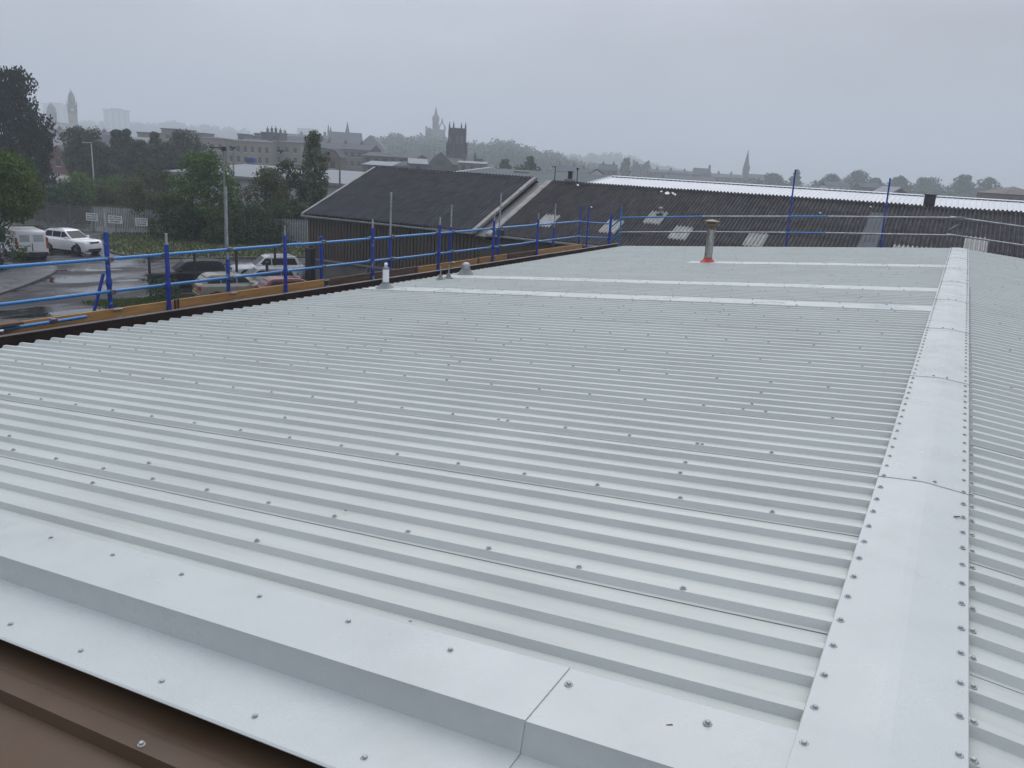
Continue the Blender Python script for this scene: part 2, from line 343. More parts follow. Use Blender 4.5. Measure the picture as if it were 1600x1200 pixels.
# --- front gable flashing: flat on the sheets, a step down, and a lower flat
def gable_flash(sgn, x0, x1, lift):
    pr = [(2.285, .0235), (2.28, .0255), (1.955, .0275), (1.935, -.078), (1.64, -.090), (1.632, -.0945)]
    b = MB(); n = len(pr)
    for x in (x0, x1):
        for y, z in pr: b.v.append((sgn * x, y - lift * .4, -x * TT + z + lift))
        for y, z in reversed(pr): b.v.append((sgn * x, y - lift * .4, -x * TT + z + lift - .003))
    m2 = 2 * n
    for i in range(m2): b.f.append((i, (i + 1) % m2, m2 + (i + 1) % m2, m2 + i))
    b.f += [tuple(range(m2)), tuple(range(2 * m2 - 1, m2 - 1, -1))]
    part(b, 'gable_flashing', m_flash)
for sgn in (-1, 1):
    for i, (a, c) in enumerate(((.1, 1.0), (.965, 4.0), (3.96, 7.0), (6.96, LW + .1))): gable_flash(sgn, a, c, .0045 if i % 2 else 0)
# --- flat cover flashings from ridge to the pipes
def cover_strip(y0, y1, x_end):
    xs = [.2]; x = .2; k = 0
    while x < x_end - .05:
        x2 = min(x + 2.0, x_end); z = .0235 + (k % 2) * .003
        b = MB(); pr = [(y0 - .004, z - .022), (y0, z), (y1, z), (y1 + .004, z - .022)]; n = 4
        for xx in (x - .04, x2):
            for y, zz in pr: b.v.append((-xx, y, -xx * TT + zz))
            for y, zz in reversed(pr): b.v.append((-xx, y, -xx * TT + zz - .002))
        for i in range(8): b.f.append((i, (i + 1) % 8, 8 + (i + 1) % 8, 8 + i))
        b.f += [tuple(range(8)), tuple(range(15, 7, -1))]
        part(b, 'cover_flashing', m_flash); x = x2; k += 1
STR = [(12.20, 12.74, 9.75), (14.66, 15.22, 9.75), (19.50, 20.12, 5.75)]
for s_ in STR: cover_strip(*s_)
# --- screws
def screw_mesh():
    b = MB(); b.lathe([(.0145, 0), (.0145, .0025), (.012, .0045), (.0085, .005), (.0085, .011), (.0065, .0125)], 8); return b.mesh('screw', m_screw)
scr = []
def S(x, y, dz): scr.append((x, y, -abs(x) * TT + dz - .0005))
for k, y in enumerate(LAPS):
    for sgn in (-1, 1):
        x = .55 + random.uniform(0, .1) + (.2 if k % 2 else 0)
        while x < LW - .1:
            if y > 2.2 and not any(a - .1 < y + .04 < c + .1 and x < e for a, c, e in STR): S(sgn * x, y + .038 + (.012 if sgn > 0 else 0), .0226)
            x += .46 + random.uniform(-.012, .012)
rr = random.Random(11)
for px_ in (1.25, 2.75, 4.25, 5.75, 7.25, 8.75):
    for sgn in (-1, 1):
        yy = 2.42
        while yy < YE - .2:
            if rr.random() < .13 and not any(a - .1 < yy < c + .1 for a, c, e in STR): S(sgn * (px_ + rr.uniform(-.03, .03)), yy + (.012 if sgn > 0 else 0), .0205)
            yy += .2
y = 2.02
while y < YE:
    for sx, dx in ((-1, -.03), (1, -.03)):
        S(sx * (W_ + dx), y + rr.uniform(-.008, .008), CZ + .001)
    if y < 16: S(W_ + .010, y + rr.uniform(-.008, .008) + .012, .0205)
    y += .2
for y in joints[1:]:
    S(-.045, y + .04, CZ + .002); S(.055, y + .04, CZ + .002)
for i in range(21):
    x = .47 + i * .4575
    for sgn in (-1, 1): S(sgn * x, 2.19, .0275); S(sgn * (x + .0), 1.71, -.0865)
for a, c, e in STR:
    x = .7
    while x < e - .3:
        S(-x, a + .04, .027); S(-(x + .1), c - .04, .027); x += .62
sm = screw_mesh(); scr.sort(key=lambda q: (Vector(q) - CAM).length)
vis = [q for q in scr if 0 < (proj := (Vector(q) - CAM)).dot(CF) and abs(proj.dot(CR) / proj.dot(CF)) < .66 and proj.dot(CU) / proj.dot(CF) > -.5]
rest = [q for q in scr if q not in set(vis[:300])]
for q in vis[:300]:
    o = link('screw', sm, BLD, rel(q)); o.rotation_euler = (rr.gauss(0, .04), rr.gauss(0, .04) - math.copysign(TH, q[0]) * -1, rr.uniform(0, 6))
b = MB(); base = [tuple(v.co) for v in sm.vertices]; fac = [tuple(p.vertices) for p in sm.polygons]
for q in rest:
    k = len(b.v); b.v += [(v[0] + q[0], v[1] + q[1], v[2] + q[2]) for v in base]; b.f += [tuple(k + i for i in f) for f in fac]
tag(part(b, 'screws', m_screw), kind='stuff')
# --- gutter / fascia of brown sheet along the eave, and far-gable trim
EZ = -LW * TT
for sgn in (-1, 1):
    pr = [(LW - .12, EZ - .16), (LW - .12, EZ - .20), (LW + .30, EZ - .20), (LW + .30, EZ + .075), (LW + .21, EZ + .075), (LW + .21, EZ + .066), (LW + .288, EZ + .066), (LW + .288, EZ - .16)]
    yy = 1.6
    while yy < YE:
        y2 = min(yy + 3.0, YE + .1)
        part(MB().prism([(sgn * x, z) for x, z in pr], yy, y2 - .004, 'y'), 'gutter', m_brown); yy = y2
part(MB().prism([(-LW, EZ - .03), (0, -.03), (0, .012), (-LW, EZ + .012)], YE + .004, YE + .03, 'y'), 'verge_trim', m_brown)
part(MB().prism([(LW, EZ - .03), (0, -.03), (0, .012), (LW, EZ + .012)], YE + .004, YE + .03, 'y'), 'verge_trim', m_brown)
# --- small black marks: swarf and burrs lying on the sheets
m_swarf = mat('dark_swarf', (.02, .02, .022), .5)
def swarf(px, py, sz, off=.006):
    d = ray(px, py); t = (CAM.x * TT + off - CAM.z) / (d.z - d.x * TT); q = CAM + d * t
    if px > 1453: t = (-CAM.x * TT + CZ + .004 - CAM.z) / (d.z + d.x * TT); q = CAM + d * t
    b = MB(); b.box(-sz, -sz * .35, 0, sz * .2, sz * .35, sz * .3); b.box(.0, -sz * .2, sz * .05, sz, sz * .4, sz * .4)
    o = b.build('metal_shaving', m_swarf, BLD, bevel=sz * .1); o.location = rel(q); o.rotation_euler = (0, -TH, rr.uniform(-.5, .5))
for q in ((1046, 1134, .010), (641, 971, .007), (540, 798, .009), (1495, 808, .014), (1448, 880, .007)): swarf(*q, off=.024 if q[1] > 1100 else .0)

# ================================================================== BROWN ROOF AT OUR FEET
m_brs = mat('brown_roof_paint', (.080, .050, .030), .5, var=.12, scale=1.2, rvar=.12, bump=.05, bscale=60, spec=.3)
NB = thing('brown_roof_building', 'lower brown metal roof in the bottom left corner', 'building', (0, -2, G)); NO = Vector((0, -2, G))
def brown(x0, x1):
    b = MB(); z0 = -.17
    pr = [(1.93, z0 - .05), (1.90, z0)]
    yy = 1.90
    for i in range(6):
        pr += [(yy - .325, z0), (yy - .328, z0 - .003), (yy - .333, z0 - .003), (yy - .336, z0), (yy - .412, z0), (yy - .424, z0 - .045), (yy - .70, z0 - .045), (yy - .712, z0)]; yy -= .712
    for x in (x0, x1):
        for y, z in pr: b.v.append((x, y, -abs(x) * TT + z))
    n = len(pr)
    for i in range(n - 1): b.f.append((i, i + 1, n + i + 1, n + i))
    return part(b, 'roof_sheet', m_brs, NB, NO)
brown(-4.2, -.002); brown(-9.9, -4.202); brown(.002, 5); 
part(MB().box(-9.6, -2.6, G, 9.6, 1.75, -1.35), 'wall', m_wallb, NB, NO)
part(MB().box(-9.6, 1.76, G, 9.6, 1.99, -1.3), 'wall', m_brown, NB, NO)
q = Vector((-2.163, 1.513, 0)); o = link('screw', sm, NB, q - NO); o.location.z = -abs(q.x) * TT - .17 - NO.z
# ================================================================== PIPES THROUGH THE ROOF
m_pvc = mat('white_pvc', (.72, .74, .76), .35, var=.04)
m_rubber = mat('grey_rubber_boot', (.17, .18, .19), .6, var=.15, scale=12)
m_steel = mat('stainless_flue', (.30, .30, .29), .28, metal=.85, var=.35, scale=3, stretch=(6, 6, .8), rvar=.12)
m_rust = mat('stained_cowl', (.16, .13, .095), .5, metal=.5, var=.4, scale=9)
m_red = mat('red_silicone', (.38, .035, .02), .5, var=.2, scale=8)
m_galv = mat('galvanised_tube', (.30, .315, .33), .38, metal=.6, var=.25, scale=5, rvar=.12)
def rz(x, y): return -abs(x) * TT
def boot(t, r0, r1, h, m_):
    return smooth_angle(MB().lathe([(r0, 0), (r0, .012), (r0 * .92, .02), (r1 * 1.35, h * .7), (r1 * 1.12, h * .85), (r1 * 1.05, h)], 20).build('rubber_boot', m_, t))
t = thing('vent_pipe', 'white plastic vent pipe in a grey rubber boot by the eave', 'pipe', (-9.39, 12.47, rz(9.39, 0) + .012))
boot(t, .19, .062, .13, m_rubber); smooth_angle(MB().lathe([(.06, .08), (.06, .40)], 20).build('pipe', m_pvc, t))
smooth_angle(MB().lathe([(.064, .365), (.066, .37), (.066, .395), (.064, .4)], 20).build('collar', m_galv, t))
smooth_angle(MB().lathe([(.034, .40), (.034, .455), (.03, .475), (.015, .487), (.003, .489)], 14).build('cap', m_pvc, t))
for i in range(6):
    a = i * math.pi / 3; b = MB(); b.box(-.004, -.006, 0, .004, .006, .03); o = b.build('slot', m_swarf, t, loc=(.0335 * math.cos(a), .0335 * math.sin(a), .42)); o.rotation_euler = (0, 0, a)
for (y_, lab) in ((14.27, 'nearer of two small grey cone boots with a thin cable rod'), (14.58, 'farther of two small grey cone boots with a thin cable rod')):
    t = thing('cable_boot', lab, 'roof boot', (-9.34, y_, rz(9.34, 0) + .015), 0, 'small cable boots on the roof')
    smooth_angle(MB().lathe([(.085, 0), (.085, .01), (.066, .016), (.026, .10), (.02, .115)], 16).build('cone', m_rubber, t))
    MB().cyl((0, 0, .1), (0, 0, .27), .011, .011, 8).build('cable_rod', m_galv, t)
    MB().box(-.10, -.03, 0, .10, .03, .02).build('base_plate', m_rubber, t, bevel=.006)
t = thing('roof_vent', 'squat domed grey vent on the roof beside the scaffold', 'vent', (-9.42, 15.4, rz(9.42, 0) + .015))
boot(t, .19, .09, .14, m_rubber); smooth_angle(MB().lathe([(.085, .1), (.085, .2)], 20).build('pipe', m_galv, t))
smooth_angle(MB().lathe([(.09, .185), (.092, .22), (.075, .25), (.04, .268), (.004, .272)], 20).build('domed_cap', m_galv, t))
t = thing('flue', 'tall stainless steel flue with a red sealed base on the white roof', 'flue', (-5.31, 19.86, rz(5.31, 0) + .012))
smooth_angle(MB().lathe([(.19, 0), (.19, .012), (.165, .03), (.12, .075), (.102, .1), (.098, .125)], 22).build('red_boot', m_red, t))
MB().box(-.26, -.24, -.004, .26, .24, .006).build('base_plate', m_flash, t, bevel=.002).rotation_euler = (0, -TH, 0)
smooth_angle(MB().lathe([(.094, .08), (.094, .80)], 22).build('pipe', m_steel, t))
smooth_angle(MB().lathe([(.101, .79), (.101, .815), (.088, .82), (.088, .90), (.096, .905)], 22).build('upper_pipe', m_rust, t))
smooth_angle(MB().lathe([(.10, .90), (.175, .905), (.18, .93), (.12, .935)], 22).build('cowl_ring', m_rust, t))
smooth_angle(MB().lathe([(.07, .93), (.07, .965), (.18, .97), (.175, .992), (.06, 1.02), (.012, 1.03)], 22).build('cowl_cap', m_rust, t))

# ================================================================== SCAFFOLD
m_blue = mat('blue_tube_paint', (.007, .155, .42), .33, col2=(.10, .20, .33), thr=(.26, .33), scale=9, rvar=.15, coat=.2)
m_dblue = mat('dark_blue_post_paint', (.006, .036, .27), .42, col2=(.10, .14, .25), thr=(.27, .36), scale=11, rvar=.15)
m_wornb = mat('worn_blue_post_paint', (.006, .040, .27), .42, scale=7, col2=(.22, .26, .32), thr=(.34, .42))
m_board = mat('new_scaffold_board', (.42, .235, .08), .7, scale=2.5, col2=(.27, .14, .05), stretch=(6, .7, 9), bump=.1, orand=.12)
m_oldb = mat('weathered_scaffold_board', (.12, .075, .05), .75, scale=2.5, col2=(.055, .035, .027), stretch=(6, .7, 9), bump=.1, orand=.2)
m_strap = mat('board_end_band', (.045, .04, .055), .5, metal=.4)
m_coup = mat('coupler_steel', (.13, .14, .16), .45, metal=.6, var=.3, scale=20)
T = .0242
SCF = thing('scaffold', 'blue tube scaffold with two guard rails and timber toe boards along the eave', 'scaffold', (-11, 14, G)); SO = Vector((-11, 14, G))
def sp(b, name, m_, **k):
    b.v = [tuple(Vector(q) - SO) for q in b.v]; return smooth_angle(b.build(name, m_, SCF, **k), 35)
RX, ZT, ZM = -10.86, -.085, -.565
def rail_run(x, z, ys, dz=0):
    for i, (a, c) in enumerate(zip(ys[:-1], ys[1:])):
        sp(MB().cyl((x, a, z + .01 * math.sin(i * 2.1)), (x, c + .18, z + .01 * math.sin(i * 2.1 + 1) + dz), T, T, 14), 'guard_rail', m_blue)
rail_run(RX, ZT, [-1.0, 5.2, 11.6, 18.0, 24.6]); rail_run(RX, ZM, [-.5, 7.9, 14.6, 20.8, 24.6])
def coupler(x, y, z, parent):
    b = MB(); b.box(x - .045, y - .04, z - .035, x + .045, y + .04, z + .035); b.cyl((x + .03, y + .03, z), (x + .095, y + .035, z), .011, .011, 6); b.box(x - .03, y - .055, z - .02, x + .03, y + .055, z + .02)
    b.v = [tuple(Vector(q) - SO) for q in b.v]; b.build('coupler', m_coup, parent, bevel=.008)
def post(x, y, z0, z1, split, m_lo, m_hi, lean=0.0, couple=True):
    b = MB(); dx = lean; zs = min(split, z1)
    b.cyl((x, y, z0), (x + dx * (zs - z0), y, zs), T * 1.38, T * 1.38, 14)
    o = sp(b, 'standard', m_lo)
    if z1 > split:
        b = MB().cyl((x + dx * (zs - z0), y, zs - .01), (x + dx * (z1 - z0), y, z1), T * .86, T * .86, 14)
        b.v = [tuple(Vector(q) - SO) for q in b.v]; smooth_angle(b.build('spigot_tube', m_hi, o), 35)
    for zz in (z0 + .06, (z0 + zs) / 2 - .1):
        c = MB().lathe([(T * 1.36, -.07), (T * 1.75, -.03), (T * 1.85, .03), (T * 1.36, .09)], 12, (x + dx * (zz - z0), y, zz)); c.v = [tuple(Vector(q) - SO) for q in c.v]; smooth_angle(c.build('collar', m_lo, o), 35)
    if couple:
        for zz in (ZT, ZM): coupler(x + dx * (zz - z0) + (.045 if x < RX else -.045), y, zz, o)
    return o
for i, (y, top) in enumerate(((8.74, .25), (11.32, .27), (13.9, .30), (16.4, .28), (19.0, .30), (21.6, .25))):
    post(RX + .055, y, -1.02, top, top - .17, m_wornb if i in (2,) else m_dblue, m_galv, -.012 * (i % 3 - 1))
for i, (y, top, sp_) in enumerate(((7.80, .62, .3), (10.05, .95, -.25), (12.42, .02, .5), (14.62, .85, -.06), (17.08, .55, .02), (19.45, .82, -.05), (22.9, .5, -.2))):
    post(RX - .055, y, -2.2 if i else -.98, top, sp_, m_wornb if i in (0, 1) else m_dblue, m_galv, .008 * (i % 2))
for y in (10.05, 12.42, 14.62, 17.08, 19.45, 22.9):               # outer standards down to the ground
    sp(MB().cyl((RX - .055, y, G), (RX - .055, y, -2.2), T, T, 10), 'standard', m_galv)
sp(MB().cyl((RX - .11, 7.76, -.30), (RX - .22, 7.50, -1.25), T, T, 12), 'brace', m_dblue)
for y in (7.84, 10.08, 12.45, 17.1):                           # board clamps
    b = MB(); b.box(RX - .03, y - .07, -.835, RX + .07, y + .07, -.815); b.cyl((RX + .02, y, -.93), (RX + .02, y, -.80), .012, .012, 8); b.box(RX + .0, y - .02, -.95, RX + .055, y + .1, -.935)
    sp(b, 'board_clamp', m_galv, bevel=.004)
TB = [(-2.0, 1.9, 1), (1.9, 5.0, 1), (5.0, 8.9, 0), (8.9, 12.45, 0), (12.45, 15.55, 1), (15.55, 18.3, 0), (18.3, 19.9, 0), (19.9, 21.5, 1), (21.5, 25.0, 0)]
for i, (a, c, old) in enumerate(TB):
    x = RX + .015 + (i % 2) * .004
    sp(MB().box(x - .019, a + .006, -1.03, x + .019, c - .006, -.805 + .006 * math.sin(i * 2.3)), 'toe_board', m_oldb if old else m_board, bevel=.004)
    for yy in (a + .03, c - .03): sp(MB().box(x - .0205, yy - .018, -1.032, x + .0205, yy + .018, -.80 + .006 * math.sin(i * 2.3)), 'end_band', m_strap)
for k in range(4):                                              # walkway boards under the rails
    for a in (-2, 1.9, 5.8, 9.7, 13.6, 17.5, 21.4):
        sp(MB().box(RX - .30 - k * .235, a, -1.09 - .004 * (k % 2), RX - .075 - k * .235, a + 3.88, -1.05 - .004 * (k % 2)), 'walk_board', m_oldb, bevel=.005)
# loose tubes and boards lying by the gutter at the near end
sp(MB().cyl((RX + .26, 3.2, -.86), (RX + .16, 7.25, -.84), T, T, 12), 'loose_tube', m_blue)
sp(MB().cyl((RX + .34, 3.0, -.84), (RX + .30, 6.0, -.84), T, T, 12), 'loose_tube', m_galv)
coupler(RX + .18, 6.75, -.83, SCF)
sp(MB().box(RX + .04, 2.5, -.80, RX + .26, 6.3, -.765), 'loose_board', m_oldb, bevel=.004)
# return at the far corner, then guard rails behind the far gable
FG = thing('gable_handrail', 'galvanised and blue scaffold guard rails behind the far gable of the white roof', 'scaffold', (-4, 27.2, G)); SO2 = Vector((-4, 27.2, G))
def fp(b, name, m_, **k):
    b.v = [tuple(Vector(q) - SO2) for q in b.v]; return smooth_angle(b.build(name, m_, FG, **k), 35)
YG = 27.2
for z in (ZT, ZM): sp(MB().cyl((RX - .05, 24.55, z), (RX + .12, YG - .25, z - .14), T, T, 12), 'guard_rail', m_blue)
for (x, y, a, c) in ((RX - .02, 24.75, -1.6, .40), (RX + .02, 25.3, -1.5, .35), (RX + .14, 26.95, -1.3, .12)): sp(MB().cyl((x, y, a), (x, y, c), T, T, 12), 'standard', m_dblue)
for dz in (0, -.5):
    fp(MB().cyl((-10.75, YG - .05, -.1 + dz - .25), (-10.40, YG - .05, -.02 + dz), T, T, 10), 'guard_rail', m_blue)
    pts = [(-10.45, -.0), (-7.6, .265), (-4.9, .475), (-3.7, .57), (-.3, .80)]
    for i, ((xa, za), (xb, zb)) in enumerate(zip(pts[:-1], pts[1:])):
        m_ = (m_blue, m_galv, m_blue, m_galv)[i] if dz == 0 else (m_galv, m_galv, m_blue, m_galv)[i]
        fp(MB().cyl((xa, YG, za + dz), (xb, YG, zb + dz), T, T, 12), 'guard_rail', m_)
    fp(MB().cyl((-.4, YG + .05, .82 + dz), (5.5, YG + .05, .40 + dz), T, T, 12), 'guard_rail', m_galv)
for (x, a, c, ln, m_) in ((-4.85, -1.2, 1.9, -.02, m_dblue), (-2.12, -1.0, 1.8, -.03, m_dblue), (-10.45, -2.4, .38, 0, m_blue), (-10.8, -2.2, .12, 0, m_dblue), (4.6, -1.5, .7, 0, m_galv)):
    o = fp(MB().cyl((x - ln, YG + .06, a), (x + ln, YG + .06, c), T * 1.05, T * 1.05, 12), 'standard', m_)
    o2 = fp(MB().cyl((x - ln, YG + .06, G), (x - ln, YG + .06, a), T, T, 8), 'standard', m_galv)
    for f in (.35, .72): fp(MB().lathe([(T, -.05), (T * 1.6, -.03), (T * 1.6, .03), (T, .05)], 12, (x - ln + 2 * ln * f, YG + .06, a + (c - a) * f)), 'collar', m_)
fp(MB().tube([(-.34, YG, .45), (-.12, YG + .02, .62), (-.12, YG + .02, .80)], .03), 'swivel_coupler', m_coup); fp(MB().box(-.22, YG - .06, .72, -.02, YG + .08, .84), 'coupler', m_coup, bevel=.02)

# ================================================================== FIBRE-CEMENT SHEDS
m_fib = mat('fibre_cement', (.036, .038, .046), .6, var=.22, scale=1.5, orand=.07, rvar=.15, spec=.12, stretch=(1, .35, 1), bump=.15, bscale=25)
m_fib2 = mat('mossy_fibre_cement', (.048, .046, .048), .65, scale=1.6, col2=(.028, .028, .033), orand=.09, spec=.12, rvar=.2, stretch=(1, .4, 1), bump=.2, bscale=25)
m_light = mat('grp_rooflight', (.30, .31, .295), .45, var=.2, scale=2.5, orand=.15, col2=(.17, .175, .16))
m_trim = mat('concrete_trim', (.26, .25, .24), .7, var=.25, scale=2, col2=(.15, .145, .14))
m_clad = mat('shed_cladding', (.078, .066, .054), .7, spec=.15, var=.15, scale=.8, stretch=(1, 1, .3))
m_conc = mat('stained_render', (.15, .145, .13), .75, scale=.7, col2=(.085, .08, .07), thr=(.3, .7), bump=.2)
m_gut = mat('gutter_grey', (.17, .175, .18), .5, var=.2, scale=3)
EY, RY, EZ2, RZ2 = 42.5, 50.2, -2.52, .60
SL = math.atan2(RZ2 - EZ2, RY - EY); SLEN = math.hypot(RY - EY, RZ2 - EZ2)
def corr_mesh(name, width, length, m_, amp=.055, n=5, per=8):
    b = MB(); k = n * per + 1
    for y, dz in ((0, .015), (length + .12, -.004)):
        for i in range(k):
            x = width * i / (k - 1) ; b.v.append((x, y, amp * math.sin(2 * math.pi * (i / per)) + dz))
    for i in range(k - 1): b.f.append((i, i + 1, k + i + 1, k + i))
    return b.mesh(name, m_, True)
def fibre_roof(root, off, x0, ncol, zr, ze, m_, lights, cols=5, cw=1.02, seed=0, nc=5):
    rnd = random.Random(seed); sl = math.atan2(zr - ze, RY - EY); ln = math.hypot(zr - ze, RY - EY) / cols
    me = corr_mesh('roof_sheet', cw, ln, m_, n=nc, amp=.055 if nc == 5 else .065); ml_ = corr_mesh('rooflight', cw, ln, m_light)
    mrd = corr_mesh('ridge_piece', cw, .26, m_, .045, n=nc)
    for c in range(ncol):
        for r in range(cols):
            s = r * ln; y = EY + s * math.cos(sl); z = ze + s * math.sin(sl) + .02 + r * .0
            isl_ = (c, r) in lights
            o = link('rooflight' if isl_ else 'roof_sheet', ml_ if isl_ else me, root, Vector((x0 + c * cw, y, z + rnd.uniform(-.004, .006))) - off)
            o.rotation_euler = (sl + rnd.uniform(-.002, .002), rnd.uniform(-.002, .002), rnd.uniform(-.0015, .0015))
        o = link('ridge_piece', mrd, root, Vector((x0 + c * cw, RY - .27, zr - .27 * math.tan(sl) + .06 + rnd.uniform(-.012, .012))) - off); o.rotation_euler = (sl * .8, 0, 0)
        o = link('ridge_piece', mrd, root, Vector((x0 + c * cw, RY - .02, zr + .07 + rnd.uniform(-.012, .012))) - off); o.rotation_euler = (-sl * .6, 0, 0)
    b = MB(); x1 = x0 + ncol * cw
    b.quad((x0, RY, zr - .03), (x1, RY, zr - .03), (x1, 2 * RY - EY, ze - .03), (x0, 2 * RY - EY, ze - .03)); b.v = [tuple(Vector(q) - off) for q in b.v]; b.build('rear_roof', m_, root)
# --- left shed
S1 = Vector((-31.5, 46, G)); SH1 = thing('clad_shed', 'shed with dark corrugated roof and grey ribbed walls beyond the blue scaffold', 'shed', S1)
def p1(b, name, m_, **k):
    b.v = [tuple(Vector(q) - S1) for q in b.v]; return b.build(name, m_, SH1, **k)
fibre_roof(SH1, S1, -38.75, 13, .74, -2.42, m_fib, {}, 5, 1.02, seed=1, nc=4)
b = MB(); x = -38.55
while x < -25.2:                                               # ribbed wall sheeting
    b.box(x, EY + .22, -5.3, x + .185, EY + .33, -2.52); b.box(x + .185, EY + .33, -5.3, x + .262, EY + .36, -2.52); x += .262
p1(b, 'ribbed_cladding', m_clad)
b = MB(); yy = EY + .40
while yy < 57.4:
    zt = -2.6 + (.74 + 2.6) * (1 - abs(yy - RY) / 7.7); b.box(-38.62, yy, -5.3, -38.55, yy + .2, zt); b.box(-38.58, yy + .2, -5.3, -38.52, yy + .27, zt); yy += .27
p1(b, 'ribbed_cladding', m_clad)
p1(MB().box(-38.4, EY + .40, G, -25.2, EY + .62, -5.25), 'rendered_wall', m_conc)
p1(MB().box(-38.4, EY + .63, G, -38.2, 57.5, -5.2), 'rendered_wall', m_conc)
p1(MB().box(-38.4, EY + .22, -5.42, -25.2, EY + .42, -5.30), 'drip_trim', m_gut)
p1(MB().box(-38.9, EY - .16, -2.60, -25.5, EY - .02, -2.49), 'gutter', m_gut, bevel=.02)
def verge(p, x, z0, z1, w=.30, name='verge_trim'):
    b = MB(); a = Vector((x, EY - .05, z0 + .06)); c = Vector((x, RY, z1 + .09)); 
    b.v = [(x - w / 2, a.y, a.z), (x + w / 2, a.y, a.z), (x + w / 2, c.y, c.z), (x - w / 2, c.y, c.z), (x - w / 2, a.y, a.z - .2), (x + w / 2, a.y, a.z - .2), (x + w / 2, c.y, c.z - .2), (x - w / 2, c.y, c.z - .2)]
    b.f = [(0, 1, 2, 3), (7, 6, 5, 4), (0, 4, 5, 1), (1, 5, 6, 2), (2, 6, 7, 3), (3, 7, 4, 0)]
    return p(b, name, m_trim, bevel=.015)
verge(p1, -38.80, -2.42, .74, .24)
verge(p1, -25.55, -2.42, .74, .30)
# rainwater pipe and a stay on the rendered wall
p1(MB().tube([(-33.6, EY + .33, -5.5), (-33.9, EY + .30, -6.5)], .05), 'downpipe', m_gut)
p1(MB().cyl((-27.2, EY + .3, -4.6), (-27.2, EY + .1, -4.6), .14, .14, 10), 'wall_vent', m_swarf)
# --- long shed
S2 = Vector((-5, 46, G)); SH2 = thing('long_shed', 'long low shed with mossy corrugated roof and pale rooflights behind the white roof', 'shed', S2)
def p2_(b, name, m_, **k):
    b.v = [tuple(Vector(q) - S2) for q in b.v]; return b.build(name, m_, SH2, **k)
def colof(x): return int((x + 24.3) / 1.02)
lights = {(colof(-22.2), 1), (colof(-18.0), 1), (colof(-15.4), 2), (colof(-14.0), 1), (colof(-9.9), 1), (colof(.2), 2), (colof(-2.5), 1), (colof(-1.6), 1)}
fibre_roof(SH2, S2, -24.3, 40, RZ2, EZ2, m_fib2, lights, 5, 1.02, seed=2)
p2_(MB().box(-24.2, EY + .3, G, 16.3, 57.6, EZ2 - .15), 'wall', m_clad)
p2_(MB().box(-24.4, EY - .16, EZ2 - .10, 16.4, EY - .02, EZ2 + .01), 'gutter', m_gut, bevel=.02)
verge(p2_, -24.42, EZ2, RZ2, .42)
p2_(MB().prism([(EY - .05, EZ2 - .25), (RY, RZ2 - .25), (RY, RZ2 - .12), (EY - .05, EZ2 - .12)], -25.42, -24.62, 'x'), 'valley_gutter', m_swarf)
p2_(MB().box(-25.3, EY + .3, G, -24.21, 57.4, EZ2 - .3), 'infill_wall', m_clad)
# lead-grey sheet patch, broken ridge bits, small roof cowl and chimney
m_patch = mat('lead_patch', (.05, .063, .074), .6, spec=.15, var=.15, scale=2)
def onslope(x, y, dz=0): return Vector((x, y, EZ2 + (y - EY) * math.tan(SL) + dz))
b = MB(); a0, a1, a2, a3 = onslope(-4.5, 44.7, .075), onslope(-3.6, 44.7, .075), onslope(-3.6, 48.9, .075), onslope(-4.5, 48.9, .075)
b.v = [tuple(q) for q in (a0, a1, a2, a3)] + [tuple(q - Vector((0, 0, .04))) for q in (a0, a1, a2, a3)]; b.f = [(0, 1, 2, 3), (7, 6, 5, 4), (0, 4, 5, 1), (1, 5, 6, 2), (2, 6, 7, 3), (3, 7, 4, 0)]
p2_(b, 'sheet_patch', m_patch)
rw = random.Random(5)
for (x, y) in ((-16.1, 49.5), (-15.7, 49.5), (-16.55, 49.7), (-22.2, 49.8), (-4.6, 49.6), (-7.0, 48.4), (-19.9, 46.9)):
    q = onslope(x, y, .05); b = MB(); r_ = rw.uniform(.05, .10) if x not in (-16.1, -15.7) else .17
    pts = [(r_ * math.cos(k * 1.05 + rw.uniform(-.3, .3)) * rw.uniform(.6, 1), 1.6 * r_ * math.sin(k * 1.05) * rw.uniform(.6, 1)) for k in range(6)]
    b.prism(pts, 0, .035); o = p2_(b, 'pale_fragment', mat('pale_fragment', (.55, .55, .52), .6), loc=q - S2); b = None
    o.data.transform(Matrix.Translation(S2)); o.rotation_euler = (SL, 0, rw.uniform(0, 1))
t = thing('roof_cowl', 'little grey cowl standing on the upper rooflight of the long shed', 'cowl', onslope(-15.5, 46.75, .05)); smooth_angle(MB().lathe([(.08, 0), (.08, .28), (.13, .29), (.13, .36), (.03, .42)], 12).build('pipe', m_trim, t)); MB().box(-.2, -.2, -.02, .2, .2, .03).build('base', m_patch, t)
t = thing('chimney_pot', 'short chimney with dark pot on the ridge beside the verge of the long shed', 'chimney', (-23.1, 50.5, RZ2 - .3)); MB().box(-.28, -.28, 0, .28, .28, .55).build('stack', m_trim, t, bevel=.02); smooth_angle(MB().lathe([(.17, .55), (.15, .95), (.19, .97), (.19, 1.04)], 12).build('pot', m_swarf, t))
